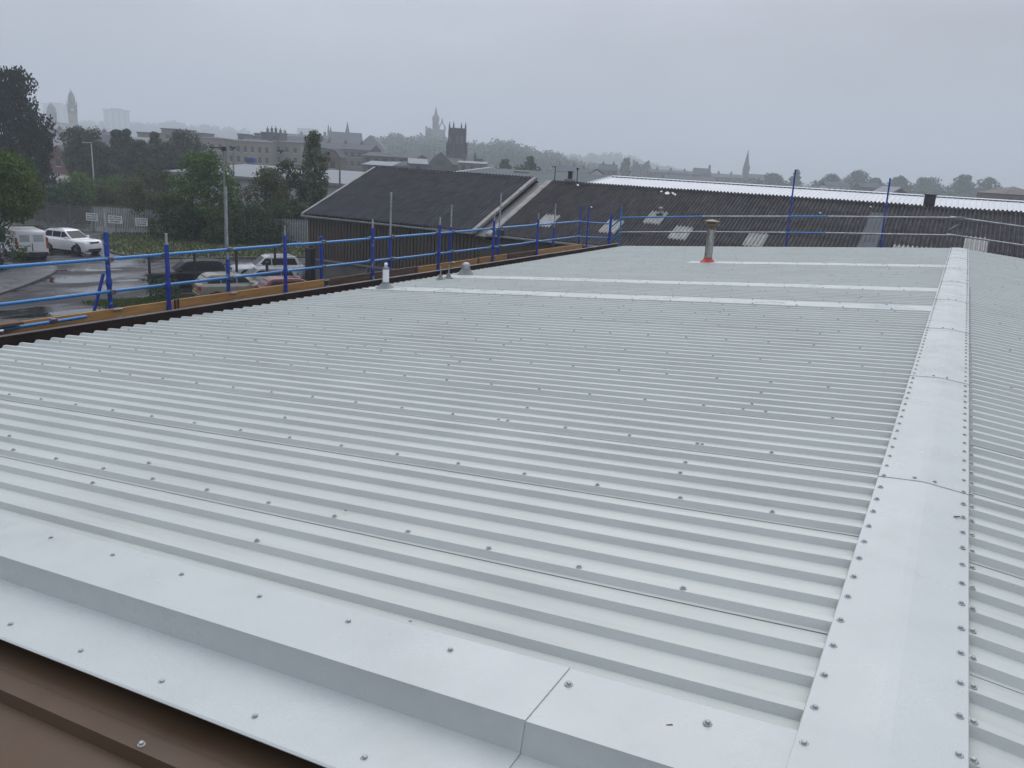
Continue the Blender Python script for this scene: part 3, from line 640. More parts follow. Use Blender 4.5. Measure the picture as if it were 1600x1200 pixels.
for (px, top, D, lab, arm) in ((866, 260, 62, 'television aerial pole with a crossbar above the shed ridge', 1), (901, 262, 60, 'plain thin mast above the shed ridge', 0)):
    q = atD(px, 290, D); z1 = zat(px, top, D); t = thing('aerial', lab, 'aerial', (q.x, q.y, q.z - 1)); MB().cyl((0, 0, 0), (0, 0, z1 - q.z + 1), .045, .035, 6).build('mast', m_swarf, t)
    if arm: MB().cyl((-.34, .1, z1 - q.z + .97), (.05, 0, z1 - q.z + .97), .035, .035, 6).build('crossbar', m_swarf, t)
    else: MB().box(-.09, -.05, z1 - q.z + .85, .06, .05, z1 - q.z + 1.0).build('mast_head', m_swarf, t)
t = thing('eave_box', 'dark box fixed at the eave where the two sheds meet', 'box', (-23.6, EY - .1, EZ2 + .05)); MB().box(-.2, -.1, 0, .2, .12, .28).build('box', m_swarf, t, bevel=.02); MB().box(-.23, -.13, .28, .23, .15, .31).build('lid', m_strap, t)
# --- white roof behind
S3 = Vector((-5, 62, G)); SH3 = thing('white_roofed_shed', 'long shed with white ribbed metal roof behind the dark corrugated roof', 'shed', S3)
m_wr = mat('white_roof_paint', (.47, .49, .515), .5, var=.05, scale=.6, orand=.03)
def p3_(b, name, m_, **k):
    b.v = [tuple(Vector(q) - S3) for q in b.v]; return b.build(name, m_, SH3, **k)
b = MB(); pr = []
for i in range(3): pr += [(i * .333, 0), (i * .333 + .03, .022), (i * .333 + .08, .022), (i * .333 + .11, 0)]
pr.append((1.0, 0)); k = len(pr)
for y, z in ((0, 0), (8.5, 8.5 * .115)):
    for x, h in pr: b.v.append((x, y, z + h))
for i in range(k - 1): b.f.append((i, i + 1, k + i + 1, k + i))
wm = b.mesh('roof_sheet', m_wr); X0 = -24.6
for c in range(42): link('roof_sheet', wm, SH3, Vector((X0 + c, 53.3, 1.06 - 8.5 * .115 + .003 * (c % 2))) - S3)
for c in range(14): p3_(MB().prism([(61.4, 1.10), (61.8, 1.15), (62.2, 1.12), (62.2, 1.10), (61.8, 1.13), (61.4, 1.08)], X0 + c * 3, X0 + c * 3 + 2.99, 'x'), 'ridge_cap', m_wr)
b = MB()
for i in range(126): b.box(X0 + i * .333 + .04, 61.46, 1.03, X0 + i * .333 + .20, 61.5, 1.083)
tag(p3_(b, 'ridge_fillers', m_swarf), kind='stuff')
p3_(MB().quad((X0, 61.8, 1.03), (X0 + 42, 61.8, 1.03), (X0 + 42, 70.2, .05), (X0, 70.2, .05)), 'rear_roof', m_wr)
p3_(MB().box(X0 + .3, 53.6, G, X0 + 41.7, 70, .02 - .1), 'wall', m_clad)
p3_(MB().prism([(53.3, .0), (61.8, 1.0), (61.8, 1.12), (53.3, .16)], X0 - .12, X0 - .01, 'x'), 'verge_trim', m_wr)
t = thing('black_flue', 'black square flue standing against the white ribbed roof', 'flue', (-1.95, 54.5, .0)); MB().box(-.30, -.2, 0, .30, .2, 1.18).build('flue_box', m_swarf, t, bevel=.02); MB().box(-.34, -.24, 1.18, .34, .24, 1.24).build('flue_cap', m_strap, t)
# --- grey-green low-pitched roof further off
S4 = Vector((-40, 92, G)); SH4 = thing('green_roofed_hall', 'wide hall with flat looking grey green roof behind the shed ridges', 'building', S4)
m_gg = mat('grey_green_roof', (.075, .095, .10), .7, spec=.08, var=.1, scale=.2)
def p4_(b, name, m_, **k):
    b.v = [tuple(Vector(q) - S4) for q in b.v]; return b.build(name, m_, SH4, **k)
for c in range(14): p4_(MB().prism([(80, -.25), (93, .93), (106, -.25), (106, -.4), (80, -.4)], -53.5 + c * 2.4, -53.5 + c * 2.4 + 2.39, 'x'), 'roof_panel', m_gg)
p4_(MB().box(-53.2, 80.5, G, -20.2, 105.5, -.41), 'wall', m_clad)
p4_(MB().prism([(80, -.25), (93, .94), (106, -.25), (106, -.05), (93, 1.04), (80, -.05)], -53.8, -53.52, 'x'), 'verge_trim', m_wr)
p4_(MB().box(-48.4, 89.5, .55, -46.7, 90.4, .82), 'roof_hatch', m_gut, bevel=.03)
# --- flat white roofed unit on the left
f0, f1 = atz(268, 263, -1.15), atz(560, 284, -1.55)
f0 = atD(262, 266, 108); f1 = atD(575, 283.5, 98)
ax = Vector((f1.x - f0.x, f1.y - f0.y, 0)); ln = ax.length; an = math.atan2(ax.y, ax.x)
S5 = Vector((f0.x, f0.y, G)); SH5 = thing('white_unit', 'low white industrial unit with pale flat roof behind the car park trees', 'building', S5, an)
H5 = f0.z - G
m_wu = mat('white_wall_cladding', (.33, .345, .36), .5, var=.08, scale=.5); m_pr = mat('pale_roof', (.19, .205, .225), .6, spec=.12, var=.08, scale=.1)
for i in range(8):
    x = i * (ln + 8) / 8; MB().box(x + .02, 0, 0, x + (ln + 8) / 8 - .02, .3, H5 - .3).build('wall_panel', m_wu, SH5)
MB().box(.0, .31, 0, ln + 8, 34, H5 - .35).build('wall', m_wu, SH5)
for i in range(12):
    x0_ = -.4 + i * (ln + 8.8) / 12; MB().prism([(-.5, H5 - .1), (16, H5 + 1.1), (34.5, H5 + .2), (34.5, H5 + .05), (16, H5 + .95), (-.5, H5 - .25)], x0_, x0_ + (ln + 8.8) / 12 - .01, 'x').build('roof_panel', m_pr, SH5)
MB().box(-.4, -.62, H5 - .42, ln + 8.4, -.51, H5 - .08).build('fascia', m_gut, SH5)
for i in range(4): MB().cyl((4 + i * 9, -.1, 0), (4 + i * 9, -.1, H5 - .4), .06, .06, 8).build('downpipe', m_gut, SH5)
t = thing('blue_tank', 'small blue tank standing behind the pale flat roof', 'tank', ground(392, 150)); z1 = zat(392, 247, 150) - G; MB().box(-.7, -.6, 0, .7, .6, z1 - .75).build('stand', m_gut, t); MB().box(-.75, -.7, z1 - .75, .75, .7, z1 + .05).build('tank_body', mat('tank_blue', (.015, .05, .22), .5), t, bevel=.05); t.rotation_euler = (0, 0, R(27)); MB().box(-.6, -.55, z1 + .05, .6, .55, z1 + .12).build('tank_lid', m_gut, t)
# ================================================================== VEHICLES
m_glass = mat('car_glass', (.012, .014, .016), .15, var=.1, spec=.12)
m_tyre = mat('tyre_rubber', (.012, .012, .012), .8, var=.2)
m_rim = mat('alloy_rim', (.24, .25, .26), .35, metal=.7, var=.1)
m_black = mat('black_plastic', (.014, .014, .015), .5, var=.15)
m_lamp = mat('headlamp_glass', (.55, .57, .58), .1, var=.05, spec=.8)
m_tail = mat('tail_lamp_red', (.30, .012, .01), .2, var=.1)
m_ply = mat('yellow_plate', (.62, .42, .03), .4, var=.05); m_plw = mat('white_plate', (.7, .7, .66), .4, var=.05)
def paint(n, c, rough=.25): return mat('paint_' + n, c, rough, var=.05, scale=2, coat=.35, spec=.4)
def car(label, loc, heading, pm, Ln=4.45, Wd=1.84, H=1.66, hood=1.0, belt=1.0, ws=(.95, .28), rear=(-1.75, -2.0), roofw=.60, nose=.78, rim=True, van=False, rails=False, plate_rear=True, grp='cars in the car park', cat='car', nm='parked_car', wb=None):
    t = thing(nm, label, cat, loc, heading, grp)
    hw = Wd / 2; x0, x1 = -Ln / 2, Ln / 2; wb = wb or Ln * .6; wr = .375 if H > 1.6 else .335; axf, axr = x1 - (Ln - wb) * .47, x1 - (Ln - wb) * .47 - wb
    # lower body lofted along the length: x, sill z, shoulder z, top z, half widths (sill, shoulder, top)
    tailz = belt + .04
    st = [(x0, .42, .62, tailz - .10, .80, .86, .74), (x0 + .10, .30, .66, tailz - .02, .88, .95, .82), (x0 + .55, .22, .68, tailz, .93, 1.0, .86), (axr, .20, .68, belt + .02, .94, 1.0, .87),
          (0, .20, .66, belt, .94, 1.0, .88), (ws[0], .20, .66, belt - .01, .94, 1.0, .87), (ws[0] + .35, .20, .66, belt - .04, .94, 1.0, .80), (axf + .15, .20, .64, (belt - .04 + nose) / 2 + .05, .93, .98, .78), (x1 - .18, .24, .58, nose + .05, .88, .92, .72), (x1 - .03, .32, .55, nose - .08, .76, .82, .66), (x1, .40, .54, nose - .16, .70, .76, .60)]
    b = MB(); n = 8
    for (x, zs, zm, zt, a, c, d) in st:
        b.v += [(x, -a * hw, zs), (x, -c * hw, zm), (x, -c * hw * .985, zt - .12), (x, -d * hw, zt), (x, d * hw, zt), (x, c * hw * .985, zt - .12), (x, c * hw, zm), (x, a * hw, zs)]
    for i in range(len(st) - 1):
        for j in range(n): b.f.append((i*n + j, i*n + (j+1) % n, (i+1)*n + (j+1) % n, (i+1)*n + j))
    b.f += [tuple(range(n)), tuple(range(len(st)*n - 1, (len(st)-1)*n - 1, -1))]
    body = smooth_angle(b.build('body', pm, t, bevel=.03), 50)
    # greenhouse
    xa, xb = ws; xc, xd = rear[0], rear[1]; wbt = .86 * hw; wtp = roofw / .92 * hw if not van else .86 * hw
    zb, zr_ = belt - .03, H
    prof = [(xd, zb), (xd + (xc - xd) * .5, zb + (zr_ - zb) * .55), (xc, zr_ - .09), (xc + .18, zr_ - .02), ((xb + xc) / 2, zr_), (xb - .2, zr_ - .03), (xb, zr_ - .09), (xa, zb)]
    def hwz(z): k = (z - zb) / (zr_ - zb); return wbt + (wtp - wbt) * k
    b = MB(); n = len(prof)
    for s in (-1, 1):
        for x, z in prof: b.v.append((x, s * hwz(z), z))
    b.f += [tuple(range(n)), tuple(range(2*n - 1, n - 1, -1))]
    for i in range(n): b.f.append((i, (i+1) % n, n + (i+1) % n, n + i))
    cab = smooth_angle(b.build('cabin', pm, t, bevel=.045, seg=3), 50)
    def pane(name, pts, off, m_=m_glass):
        c = [Vector(p) for p in pts]; nn = (c[1] - c[0]).cross(c[2] - c[0]).normalized()
        if nn.dot(Vector(off)) < 0: nn = -nn
        b = MB(); b.v = [tuple(p + nn * .012) for p in c] + [tuple(p - nn * .02) for p in c]; k = len(c)
        b.f = [tuple(range(k)), tuple(range(2*k - 1, k - 1, -1))] + [(i, (i+1) % k, k + (i+1) % k, k + i) for i in range(k)]
        return b.build(name, m_, cab)
    def onws(f, s, ins): x = xa + (xb - xa) * f; z = zb + (zr_ - .09 - zb) * f; return (x, s * (hwz(z) - ins), z)
    pane('windscreen', [onws(.10, -1, .07), onws(.10, 1, .07), onws(.95, 1, .09), onws(.95, -1, .09)], (1, 0, .5))
    def onrw(f, s, ins):
        if f < .5: x = xd + (xc - xd) * f; z = zb + (zr_ - zb) * .55 * f * 2
        else: x = xd + (xc - xd) * f; z = zb + (zr_ - zb) * .55 + (zr_ - .09 - zb - (zr_ - zb) * .55) * (f - .5) * 2
        return (x, s * (hwz(z) - ins), z)
    if van:
        for s in (-1, 1): pane('rear_window', [onrw(.30, s, .14), onrw(.30, s, wbt - .06), onrw(.86, s, wbt - .06), onrw(.86, s, .16)], (-1, 0, 0))
    else: pane('rear_window', [onrw(.22, -1, .12), onrw(.22, 1, .12), onrw(.90, 1, .13), onrw(.90, -1, .13)], (-1, 0, .4))
    # side windows: front, rear, quarter
    zl, zh = zb + .09, zr_ - .15
    def xsl(z, front):
        k = (z - zb) / (zr_ - .09 - zb); return xa + (xb - xa) * k if front else xd + (xc - xd) * k
    fr0, fr1 = xsl(zl, 1) - .20, xsl(zh, 1) - .10; re0, re1 = xsl(zl, 0) + .22, xsl(zh, 0) + .18
    mid = -.12; q = (re1 + mid) / 2 - .15
    segs = [((mid + .03, fr0), (mid + .03, fr1)), ((q + .03, mid - .03), (q + .03, mid - .03)), ((re0, q - .03), (re1, q - .03))]
    if van: segs = segs[:1]
    for s in (-1, 1):
        for (l0, l1), (h0, h1) in segs: pane('side_window', [(l0, s * hwz(zl), zl), (l1, s * hwz(zl), zl), (h1, s * hwz(zh), zh), (h0, s * hwz(zh), zh)], (0, s, 0))
        m = MB(); m.box(-.10, -.09, -.07, .08, .09, .07); o = m.build('door_mirror', pm, t, bevel=.03, loc=(fr0 - .02, s * (hw + .04), belt + .06))
        for xx in (mid - .02, mid - .95): MB().box(-.10, -.012, -.015, .10, .012, .015).build('door_handle', pm if not van else m_black, t, loc=(xx + .0, s * (hw - .01), belt - .13), bevel=.005)
        MB().box(axr + .30, s * hw * .93 - .03, .19, axf - .34, s * hw * .93 + .03, .30).build('sill_trim', m_black, t, bevel=.01)
        if rails: MB().tube([(xc + .25, s * (wtp - .05), H - .03), (xc + .4, s * (wtp - .05), H + .03), (xb - .35, s * (wtp - .05), H + .02), (xb - .2, s * (wtp - .05), H - .04)], .018, 6).build('roof_rail', m_rim, t)
    # wheels in dark arches
    for xx in (axf, axr):
        for s in (-1, 1):
            MB().cyl((xx, s * hw * .70, wr + .04), (xx, s * (hw * .985), wr + .04), wr + .075, wr + .075, 20).build('wheel_arch', m_black, t)
            wh = link('wheel', None, t, (xx, s * (hw - .10), wr))
            smooth_angle(MB().lathe([(wr * .62, -.11), (wr * .94, -.11), (wr, -.07), (wr, .07), (wr * .94, .118), (wr * .66, .118), (wr * .62, .10)], 22).build('tyre', m_tyre, wh)).rotation_euler = (-s * math.pi / 2, 0, 0)
            b = MB()
            b.lathe([(wr * .64, .06), (wr * .64, .10), (wr * .58, .10), (wr * .55, .07)], 20); b.lathe([(.06, .05), (.06, .11), (.03, .115)], 10)
            for k in range(5):
                a = k * 2 * math.pi / 5; M = Matrix.Rotation(a, 4, 'Z'); b.box(.03, -.032, .075, wr * .62, .032, .105, M)
            b.build('rim', m_rim, wh).rotation_euler = (-s * math.pi / 2, 0, 0)
    for s in (-1, 1):
        hl = MB(); hl.prism([(x1 - .02, .30 * hw), (x1 - .10, .66 * hw), (x1 - .42, .86 * hw), (x1 - .42, .80 * hw), (x1 - .14, .55 * hw)] if s > 0 else [(x1 - .02, -.30 * hw), (x1 - .14, -.55 * hw), (x1 - .42, -.80 * hw), (x1 - .42, -.86 * hw), (x1 - .10, -.66 * hw)], nose - .14, nose - .01)
        hl.build('headlight', m_lamp, t, bevel=.01)
        MB().box(x0 - .025, s * hw * .80 - .12, belt - .28, x0 + .22, s * hw * .80 + .10, belt - .05).build('taillight', m_tail, t, bevel=.02)
    MB().box(x1 - .12, -.40 * hw, nose - .17, x1 + .012, .40 * hw, nose - .05).build('grille', m_black, t, bevel=.01)
    MB().box(x1 - .15, -.62 * hw, .30, x1 + .015, .62 * hw, .46).build('front_bumper_intake', m_black, t, bevel=.02)
    MB().box(x0 - .03, -.84 * hw, .28, x0 + .25, .84 * hw, .50).build('rear_bumper', m_black if van else pm, t, bevel=.03)
    MB().box(x1 + .016, -.26, .47, x1 + .028, .26, .58).build('number_plate', m_plw, t)
    MB().box(x0 - .045, -.26, .60, x0 - .03, .26, .71).build('number_plate', m_ply, t)
    return t
p_white = paint('white', (.72, .73, .74)); p_black = mat('paint_black', (.007, .008, .010), .3, var=.1, spec=.2); p_silver = paint('silver', (.46, .48, .50)); p_beige = paint('beige', (.20, .19, .155)); p_grey = paint('grey', (.20, .215, .23)); p_red = paint('red', (.11, .006, .009))
def gl(x, y): return (x, y, G + .008)
suv = car('white SUV with black grille parked beside the white van', gl(-58.0, 38.75), R(8), p_white, 4.5, 1.88, 1.70, nose=1.0, belt=1.10, ws=(.98, .16), rear=(-1.62, -2.12), rails=True, roofw=.60)
# boxy van seen from behind
def van(label, loc, heading):
    t = thing('parked_van', label, 'van', loc, heading, 'cars in the car park')
    hw, Ln, H = .99, 5.0, 1.98; x0 = -Ln / 2; pm = p_white
    pr = [(x0, .45), (x0, 1.15), (x0 + .10, 1.86), (x0 + .22, H), (.9, H), (1.35, 1.86), (1.9, 1.18), (2.4, 1.02), (2.5, .75), (2.5, .40), (2.3, .30), (x0 + .1, .32)]
    b = MB(); n = len(pr)
    for s in (-1, 1):
        for x, z in pr: b.v.append((x, s * hw * (1 if z < 1.2 else .90), z))
    b.f += [tuple(range(n)), tuple(range(2*n - 1, n - 1, -1))] + [(i, (i+1) % n, n + (i+1) % n, n + i) for i in range(n)]
    smooth_angle(b.build('body', pm, t, bevel=.05, seg=3), 45)
    for s in (-1, 1):
        d = MB().quad((x0 - .008, s * .035, .62), (x0 - .008, s * .85, .62), (x0 - .008, s * .85, 1.14), (x0 - .008, s * .035, 1.14)); d.quad((x0 - .008, s * .035, 1.14), (x0 - .008, s * .85, 1.14), (x0 + .085, s * .79, 1.82), (x0 + .085, s * .035, 1.82))
        dr = d.build('rear_door', pm, t); sm_ = dr.modifiers.new('s', 'SOLIDIFY'); sm_.thickness = .02; sm_.offset = 0
        w_ = MB().quad((x0 + .005, s * .12, 1.26), (x0 + .005, s * .74, 1.26), (x0 + .068, s * .70, 1.72), (x0 + .068, s * .12, 1.72)); wo = w_.build('rear_window', mat('van_rear_glass', (.35, .37, .40), .12, var=.1), dr); sm_ = wo.modifiers.new('s', 'SOLIDIFY'); sm_.thickness = .05; sm_.offset = 0
        MB().box(x0 - .03, s * .93 - .07, .80, x0 + .1, s * .93 + .07, 1.55).build('taillight', mat('van_tail_lamp', (.32, .05, .02), .25, var=.3, scale=4), t, bevel=.02)
        w2 = MB().quad((.55, s * .995, 1.16), (1.45, s * .995, 1.16), (1.05, s * .915, 1.72), (.55, s * .915, 1.72)).build('side_window', m_glass, t); sm_ = w2.modifiers.new('s', 'SOLIDIFY'); sm_.thickness = .04; sm_.offset = 0
        MB().box(1.25, s * 1.0 - .05, 1.1, 1.4, s * 1.16 + .05, 1.36).build('door_mirror', m_black, t, bevel=.03)
    MB().box(x0 - .04, -.02, .6, x0 - .0, .02, 1.15).build('door_seam', m_black, t)
    MB().box(x0 - .035, .10, .96, x0 - .01, .34, 1.02).build('door_handle', m_black, t, bevel=.008)
    MB().box(x0 - .08, -.95, .30, x0 + .2, .95, .56).build('rear_bumper', m_black, t, bevel=.04)
    MB().box(x0 - .05, -.62, .70, x0 - .012, -.10, .82).build('number_plate', m_ply, t, bevel=.004).location = (0, .95, 0)
    MB().box(x0 - .055, .30, .83, x0 - .012, .88, .87).build('plate_light', m_black, t)
    for xx in (1.55, -1.45):
        for s in (-1, 1):
            MB().cyl((xx, s * .7, .40), (xx, s * .985, .40), .43, .43, 20).build('wheel_arch', m_black, t)
            wh = link('wheel', None, t, (xx, s * .89, .345)); smooth_angle(MB().lathe([(.2, -.11), (.33, -.11), (.345, -.07), (.345, .07), (.33, .115), (.2, .11)], 20).build('tyre', m_tyre, wh)).rotation_euler = (-s * math.pi / 2, 0, 0)
            MB().lathe([(.2, .06), (.2, .1), (.1, .11), (.04, .12)], 16).build('rim', m_rim, wh).rotation_euler = (-s * math.pi / 2, 0, 0)
    q = MB().quad((1.42, -.72, 1.80), (1.42, .72, 1.80), (1.84, .82, 1.24), (1.84, -.82, 1.24)).build('windscreen', m_glass, t); sm_ = q.modifiers.new('s', 'SOLIDIFY'); sm_.thickness = .05; sm_.offset = 0
    return t
vr = Vector((-55.3, 34.1, 0)); hd = R(160)
van('white van seen from behind, partly under the leafy tree', (vr.x + 2.5 * math.cos(hd), vr.y + 2.5 * math.sin(hd), G + .008), hd)
car('black car parked behind the mesh fence with its nose to the left', gl(-40.3, 34.3), R(238), p_black, 4.75, 1.9, 1.6, nose=.86)
car('pale silver SUV parked nose first at the far end by the shed corner', gl(-39.0, 39.4), R(236), p_silver, 4.6, 1.88, 1.66, nose=.92, belt=1.05, rails=True)
car('grey car between the pale SUV and the red car', gl(-36.0, 35.85), R(236), p_grey, 4.3, 1.8, 1.5)
car('red hatchback nearest the shed wall', gl(-32.1, 34.5), R(62), p_red, 4.0, 1.74, 1.47, rear=(-1.6, -1.95))
car('beige car with pale roof pillars behind the toe board', gl(-35.0, 32.9), R(62), p_beige, 4.3, 1.78, 1.52, rear=(-1.65, -2.0))
for i, (px, lab) in enumerate(((179, 'left one of two distant white cars on the far car park'), (195, 'right one of two distant white cars on the far car park'))):
    q = ground(px, 180); car(lab, (q.x, q.y, G + .04), R(20 + 8 * i), p_white, 4.3, 1.8, 1.5, grp='cars on the far car park')
q = ground(207, 182); car('distant dark car right of the two white ones on the far car park', (q.x, q.y, G + .04), R(25), p_grey, 4.3, 1.8, 1.5, grp='cars on the far car park')

# ================================================================== FENCES, SIGNS, POSTS
m_pal = mat('palisade_galv', (.32, .335, .36), .55, metal=.1, var=.2, scale=2)
def palisade(label, pts, h=2.35, sp_=.155, ms=m_pal):
    a0 = Vector((*pts[0], G)); t = thing('palisade_fence', label, 'fence', a0); pales = MB()
    for (xa, ya), (xb, yb) in zip(pts[:-1], pts[1:]):
        a = Vector((xa, ya, G)) - a0; c = Vector((xb, yb, G)) - a0; d = c - a; ln = d.length; u = d / ln; an = math.atan2(d.y, d.x)
        nb = max(1, round(ln / 2.75))
        for i in range(nb + 1):
            M = Matrix.Translation(a + u * ln * i / nb) @ Matrix.Rotation(an, 4, 'Z'); b = MB(); b.box(-.05, .03, 0, .05, .13, h - .1, M); b.build('post', m_gut, t)
        for zz in (.35, h - .45):
            for i in range(nb):
                M = Matrix.Translation(a + u * ln * i / nb) @ Matrix.Rotation(an, 4, 'Z'); MB().box(.01, -.01, zz, ln / nb - .01, .03, zz + .06, M).build('rail', m_gut, t)
        k = int(ln / sp_)
        for i in range(k):
            p = a + u * (i + .5) * sp_; M = Matrix.Translation(p) @ Matrix.Rotation(an, 4, 'Z')
            pales.box(-.036, -.045, .05, .036, -.015, h - .12, M); n0 = len(pales.v); pales.v += [tuple(M @ Vector(q)) for q in ((-.036, -.03, h - .12), (0, -.03, h), (.036, -.03, h - .12))]; pales.f.append((n0, n0 + 1, n0 + 2))
    tag(pales.build('pales', ms, t), kind='stuff'); return t
palisade('long galvanised palisade fence behind the cars and under the trees', [(-82, 47.2), (-76.1, 48.6), (-70.6, 49.4)], ms=mat('palisade_dull', (.07, .075, .08), .6, var=.3, scale=2))
palisade('palisade gate and fence with white notices on it', [(-70.4, 49.5), (-65.6, 52.1), (-61, 53.6), (-54, 56.4), (-46, 60)])
m_sign = mat('sign_white', (.62, .64, .63), .5, var=.06, scale=3); m_ink = mat('sign_ink', (.02, .02, .022), .6)
def text_mesh(s, size, matl):
    cu = bpy.data.curves.new('lettering', 'FONT'); cu.body = s; cu.size = size; cu.align_x = 'CENTER'; cu.align_y = 'CENTER'; cu.extrude = .002; cu.offset = .006
    o = bpy.data.objects.new('tmp', cu); COL.objects.link(o); dg = bpy.context.evaluated_depsgraph_get(); me = bpy.data.meshes.new_from_object(o.evaluated_get(dg)); bpy.data.objects.remove(o)
    me.materials.clear(); me.materials.append(matl); return me
def sign(label, q, an, w_, h_, tilt=0.):
    t = thing('notice_board', label, 'sign', q, an, 'white notices on the palisade fence')
    MB().box(-w_ / 2, -.012, -h_ / 2, w_ / 2, .012, h_ / 2).build('board', m_sign, t, bevel=.004)
    for i, s in enumerate(('NO PARKING', '24HR ACCESS', 'REQUIRED')):
        o = link('lettering', text_mesh(s, h_ * .27, m_ink), t, (0, -.016, h_ * (.29 - .29 * i))); o.rotation_euler = (math.pi / 2, 0, 0); wmax = max(v.co.x for v in o.data.vertices) * 2; k = min(1, w_ * .86 / wmax); o.scale = (k, 1, 1)
    MB().box(-.04, .013, -1.35, .04, .05, h_ / 2 - .05).build('post', m_gut, t)
    t.rotation_euler = (0, tilt, an); return t
def facing(q): return math.atan2(q.y - CAM.y, q.x - CAM.x) - math.pi / 2
for (px, py, D, lab, ww, tl) in ((143.5, 339, 73.5, 'left white notice on the palisade fence, on its own post', 1.0, .04), (180, 343, 74.2, 'middle white notice hung on the bright palisade pales', 1.25, .02), (221, 347, 74.5, 'right white notice half hidden by the dark bush', 1.1, 0)):
    q = atD(px, py, D); sign(lab, q, R(33) if px < 160 else R(30), ww, .68, tl)
# black mesh fence by the parked cars
m_mesh = mat('black_mesh', (.012, .013, .014), .5)
MF = thing('mesh_fence', 'black welded mesh fence with posts between the parked cars', 'fence', (-39.0, 30.5, G)); fa, fb = Vector((0, 0, 0)), Vector((2.4, 10.3, 0)); fd = fb - fa; nb = 4
for i in range(nb + 1):
    p = fa + fd * i / nb; MB().box(p.x - .05, p.y - .05, 0, p.x + .05, p.y + .05, 2.4).build('post', m_mesh, MF)
b = MB(); k = int(fd.length / .10)
for i in range(k): p = fa + fd * (i + .5) / k; b.cyl((p.x, p.y, .05), (p.x, p.y, 2.3), .006, .006, 3, False)
for z in (.1, .5, .9, 1.3, 1.7, 2.1, 2.28): b.cyl((fa.x, fa.y, z), (fb.x, fb.y, z), .007, .007, 3, False)
tag(b.build('mesh_wires', m_mesh, MF), kind='stuff')
for (px, py, w_, h_, lab) in ((425, 450, .13, 1.9, 'slim black post in front of the red car'), (485, 442, .46, 2.2, 'thick black gate post at the corner of the clad shed')):
    q = atz(px, py, G) if px > 450 else Vector((-34.9, 35.2, G)); t = thing('gate_post', lab, 'post', (q.x, q.y, G)); MB().box(-w_ / 2, -w_ / 2, 0, w_ / 2, w_ / 2, h_).build('post', m_mesh, t, bevel=.02); MB().box(-w_ / 2 - .02, -w_ / 2 - .02, h_, w_ / 2 + .02, w_ / 2 + .02, h_ + .05).build('cap', m_mesh, t)
# lamp posts and masts
m_lpost = mat('lamp_post_grey', (.21, .225, .235), .5, metal=.3, var=.15, scale=1); m_pole = mat('pale_pole', (.42, .43, .42), .6, var=.1)
def lamp(label, px, top, D, kind, r=.085, zbase=G, matl=None):
    q = ground(px, D, zbase); h = zat(px, top, D) - zbase; t = thing('lamp_post', label, 'lamp post', q, R(27.6)); ml_ = matl or m_lpost
    b = MB(); b.cyl((0, 0, 0), (0, 0, h * .28), r * 1.5, r * 1.35, 12); b.cyl((0, 0, h * .28), (0, 0, h - (1.2 if kind == 'hook' else .15)), r, r * .72, 12); smooth_angle(b.build('column', ml_, t), 40)
    if kind == 'twin':
        MB().tube([(0, 0, h - .2), (0, 0, h)], r * .8).build('bracket', m_swarf, t); MB().box(-1.0, -.12, h - .06, -.12, .12, h + .04).build('lamp_head', m_swarf, t, bevel=.03); MB().box(-.10, -.16, h - .22, .22, .16, h + .10).build('camera_head', m_swarf, t, bevel=.03)
    elif kind == 'cluster':
        MB().box(-.10, -.10, h - .3, .10, .10, h).build('bracket', m_swarf, t); 
        for s in (-1, 1): MB().box(s * .22 - .14, -.14, h - .12, s * .22 + .14, .14, h + .06).build('lamp_head', m_swarf, t, bevel=.03)
    elif kind == 'hook':
        pts = [(0, 0, h - 1.2), (-.05, 0, h - .6), (-.35, 0, h - .15), (-.8, 0, h), (-1.3, 0, h)]; MB().tube(pts, r * .6).build('swan_neck', ml_, t); MB().box(-1.25, -.1, h - .55, -1.0, .1, h - .3).build('lamp_head', m_swarf, t, bevel=.03); MB().cyl((-1.12, 0, h - .3), (-1.12, 0, h), .02, .02, 6).build('hanger', m_swarf, t)
    elif kind == 'arm': MB().box(-1.2, -.1, h - .05, .1, .1, h + .03).build('lamp_head', ml_, t, bevel=.02)
    return t
lamp('tall grey lamp post with a side arm in front of the leafy trees', 348.5, 231, 62, 'twin')
lamp('lamp post with twin heads rising behind the green tree', 364, 230, 92, 'cluster', .10)
lamp('shorter lamp post seen above the dark bush by the pale roof', 439, 235, 96, 'cluster', .08)
lamp('swan neck lamp post beside the verge of the clad shed', 531, 234, 82, 'hook', .11)
lamp('pale lamp post with a flat arm on the waste ground', 142, 223, 110, 'arm', .10, matl=m_pole)
lamp('thin pale lamp post beside the two distant white cars', 170, 234, 170, 'arm', .09, matl=m_pole)
for (px, top, D, lab) in ((224.5, 231, 165, 'first pale pole from the left before the row of dark trees'), (241, 232, 170, 'left pole of the close pair before the dark trees'), (244.5, 232, 165, 'right pole of the close pair before the dark trees'), (260, 236, 160, 'lone pale pole right of the close pair of poles'), (280, 242, 175, 'short pale pole before the rounded dark tree'), (167.5, 262, 160, 'short stub of pale post left of the distant white cars')):
    q = ground(px, D); h = zat(px, top, D) - G; t = thing('pole', lab, 'pole', q, 0, 'pale poles before the far trees'); MB().cyl((0, 0, 0), (0, 0, h), .11, .07, 8).build('shaft', m_pole, t, smooth=True); MB().lathe([(.1, h), (.11, h + .08), (.02, h + .14)], 8).build('finial', m_pole, t)
q = ground(84, 100); t = thing('hut', 'small dark hut with a pale flat roof behind the leafy tree', 'hut', q, R(30)); MB().box(-2, -1.2, 0, 2, 1.2, 2.2).build('wall', m_clad, t); MB().box(-2.2, -1.4, 2.2, 2.2, 1.4, 2.32).build('roof', m_pr, t); MB().box(-1.0, -1.23, 0, -.2, -1.2, 1.95).build('door', m_gut, t)

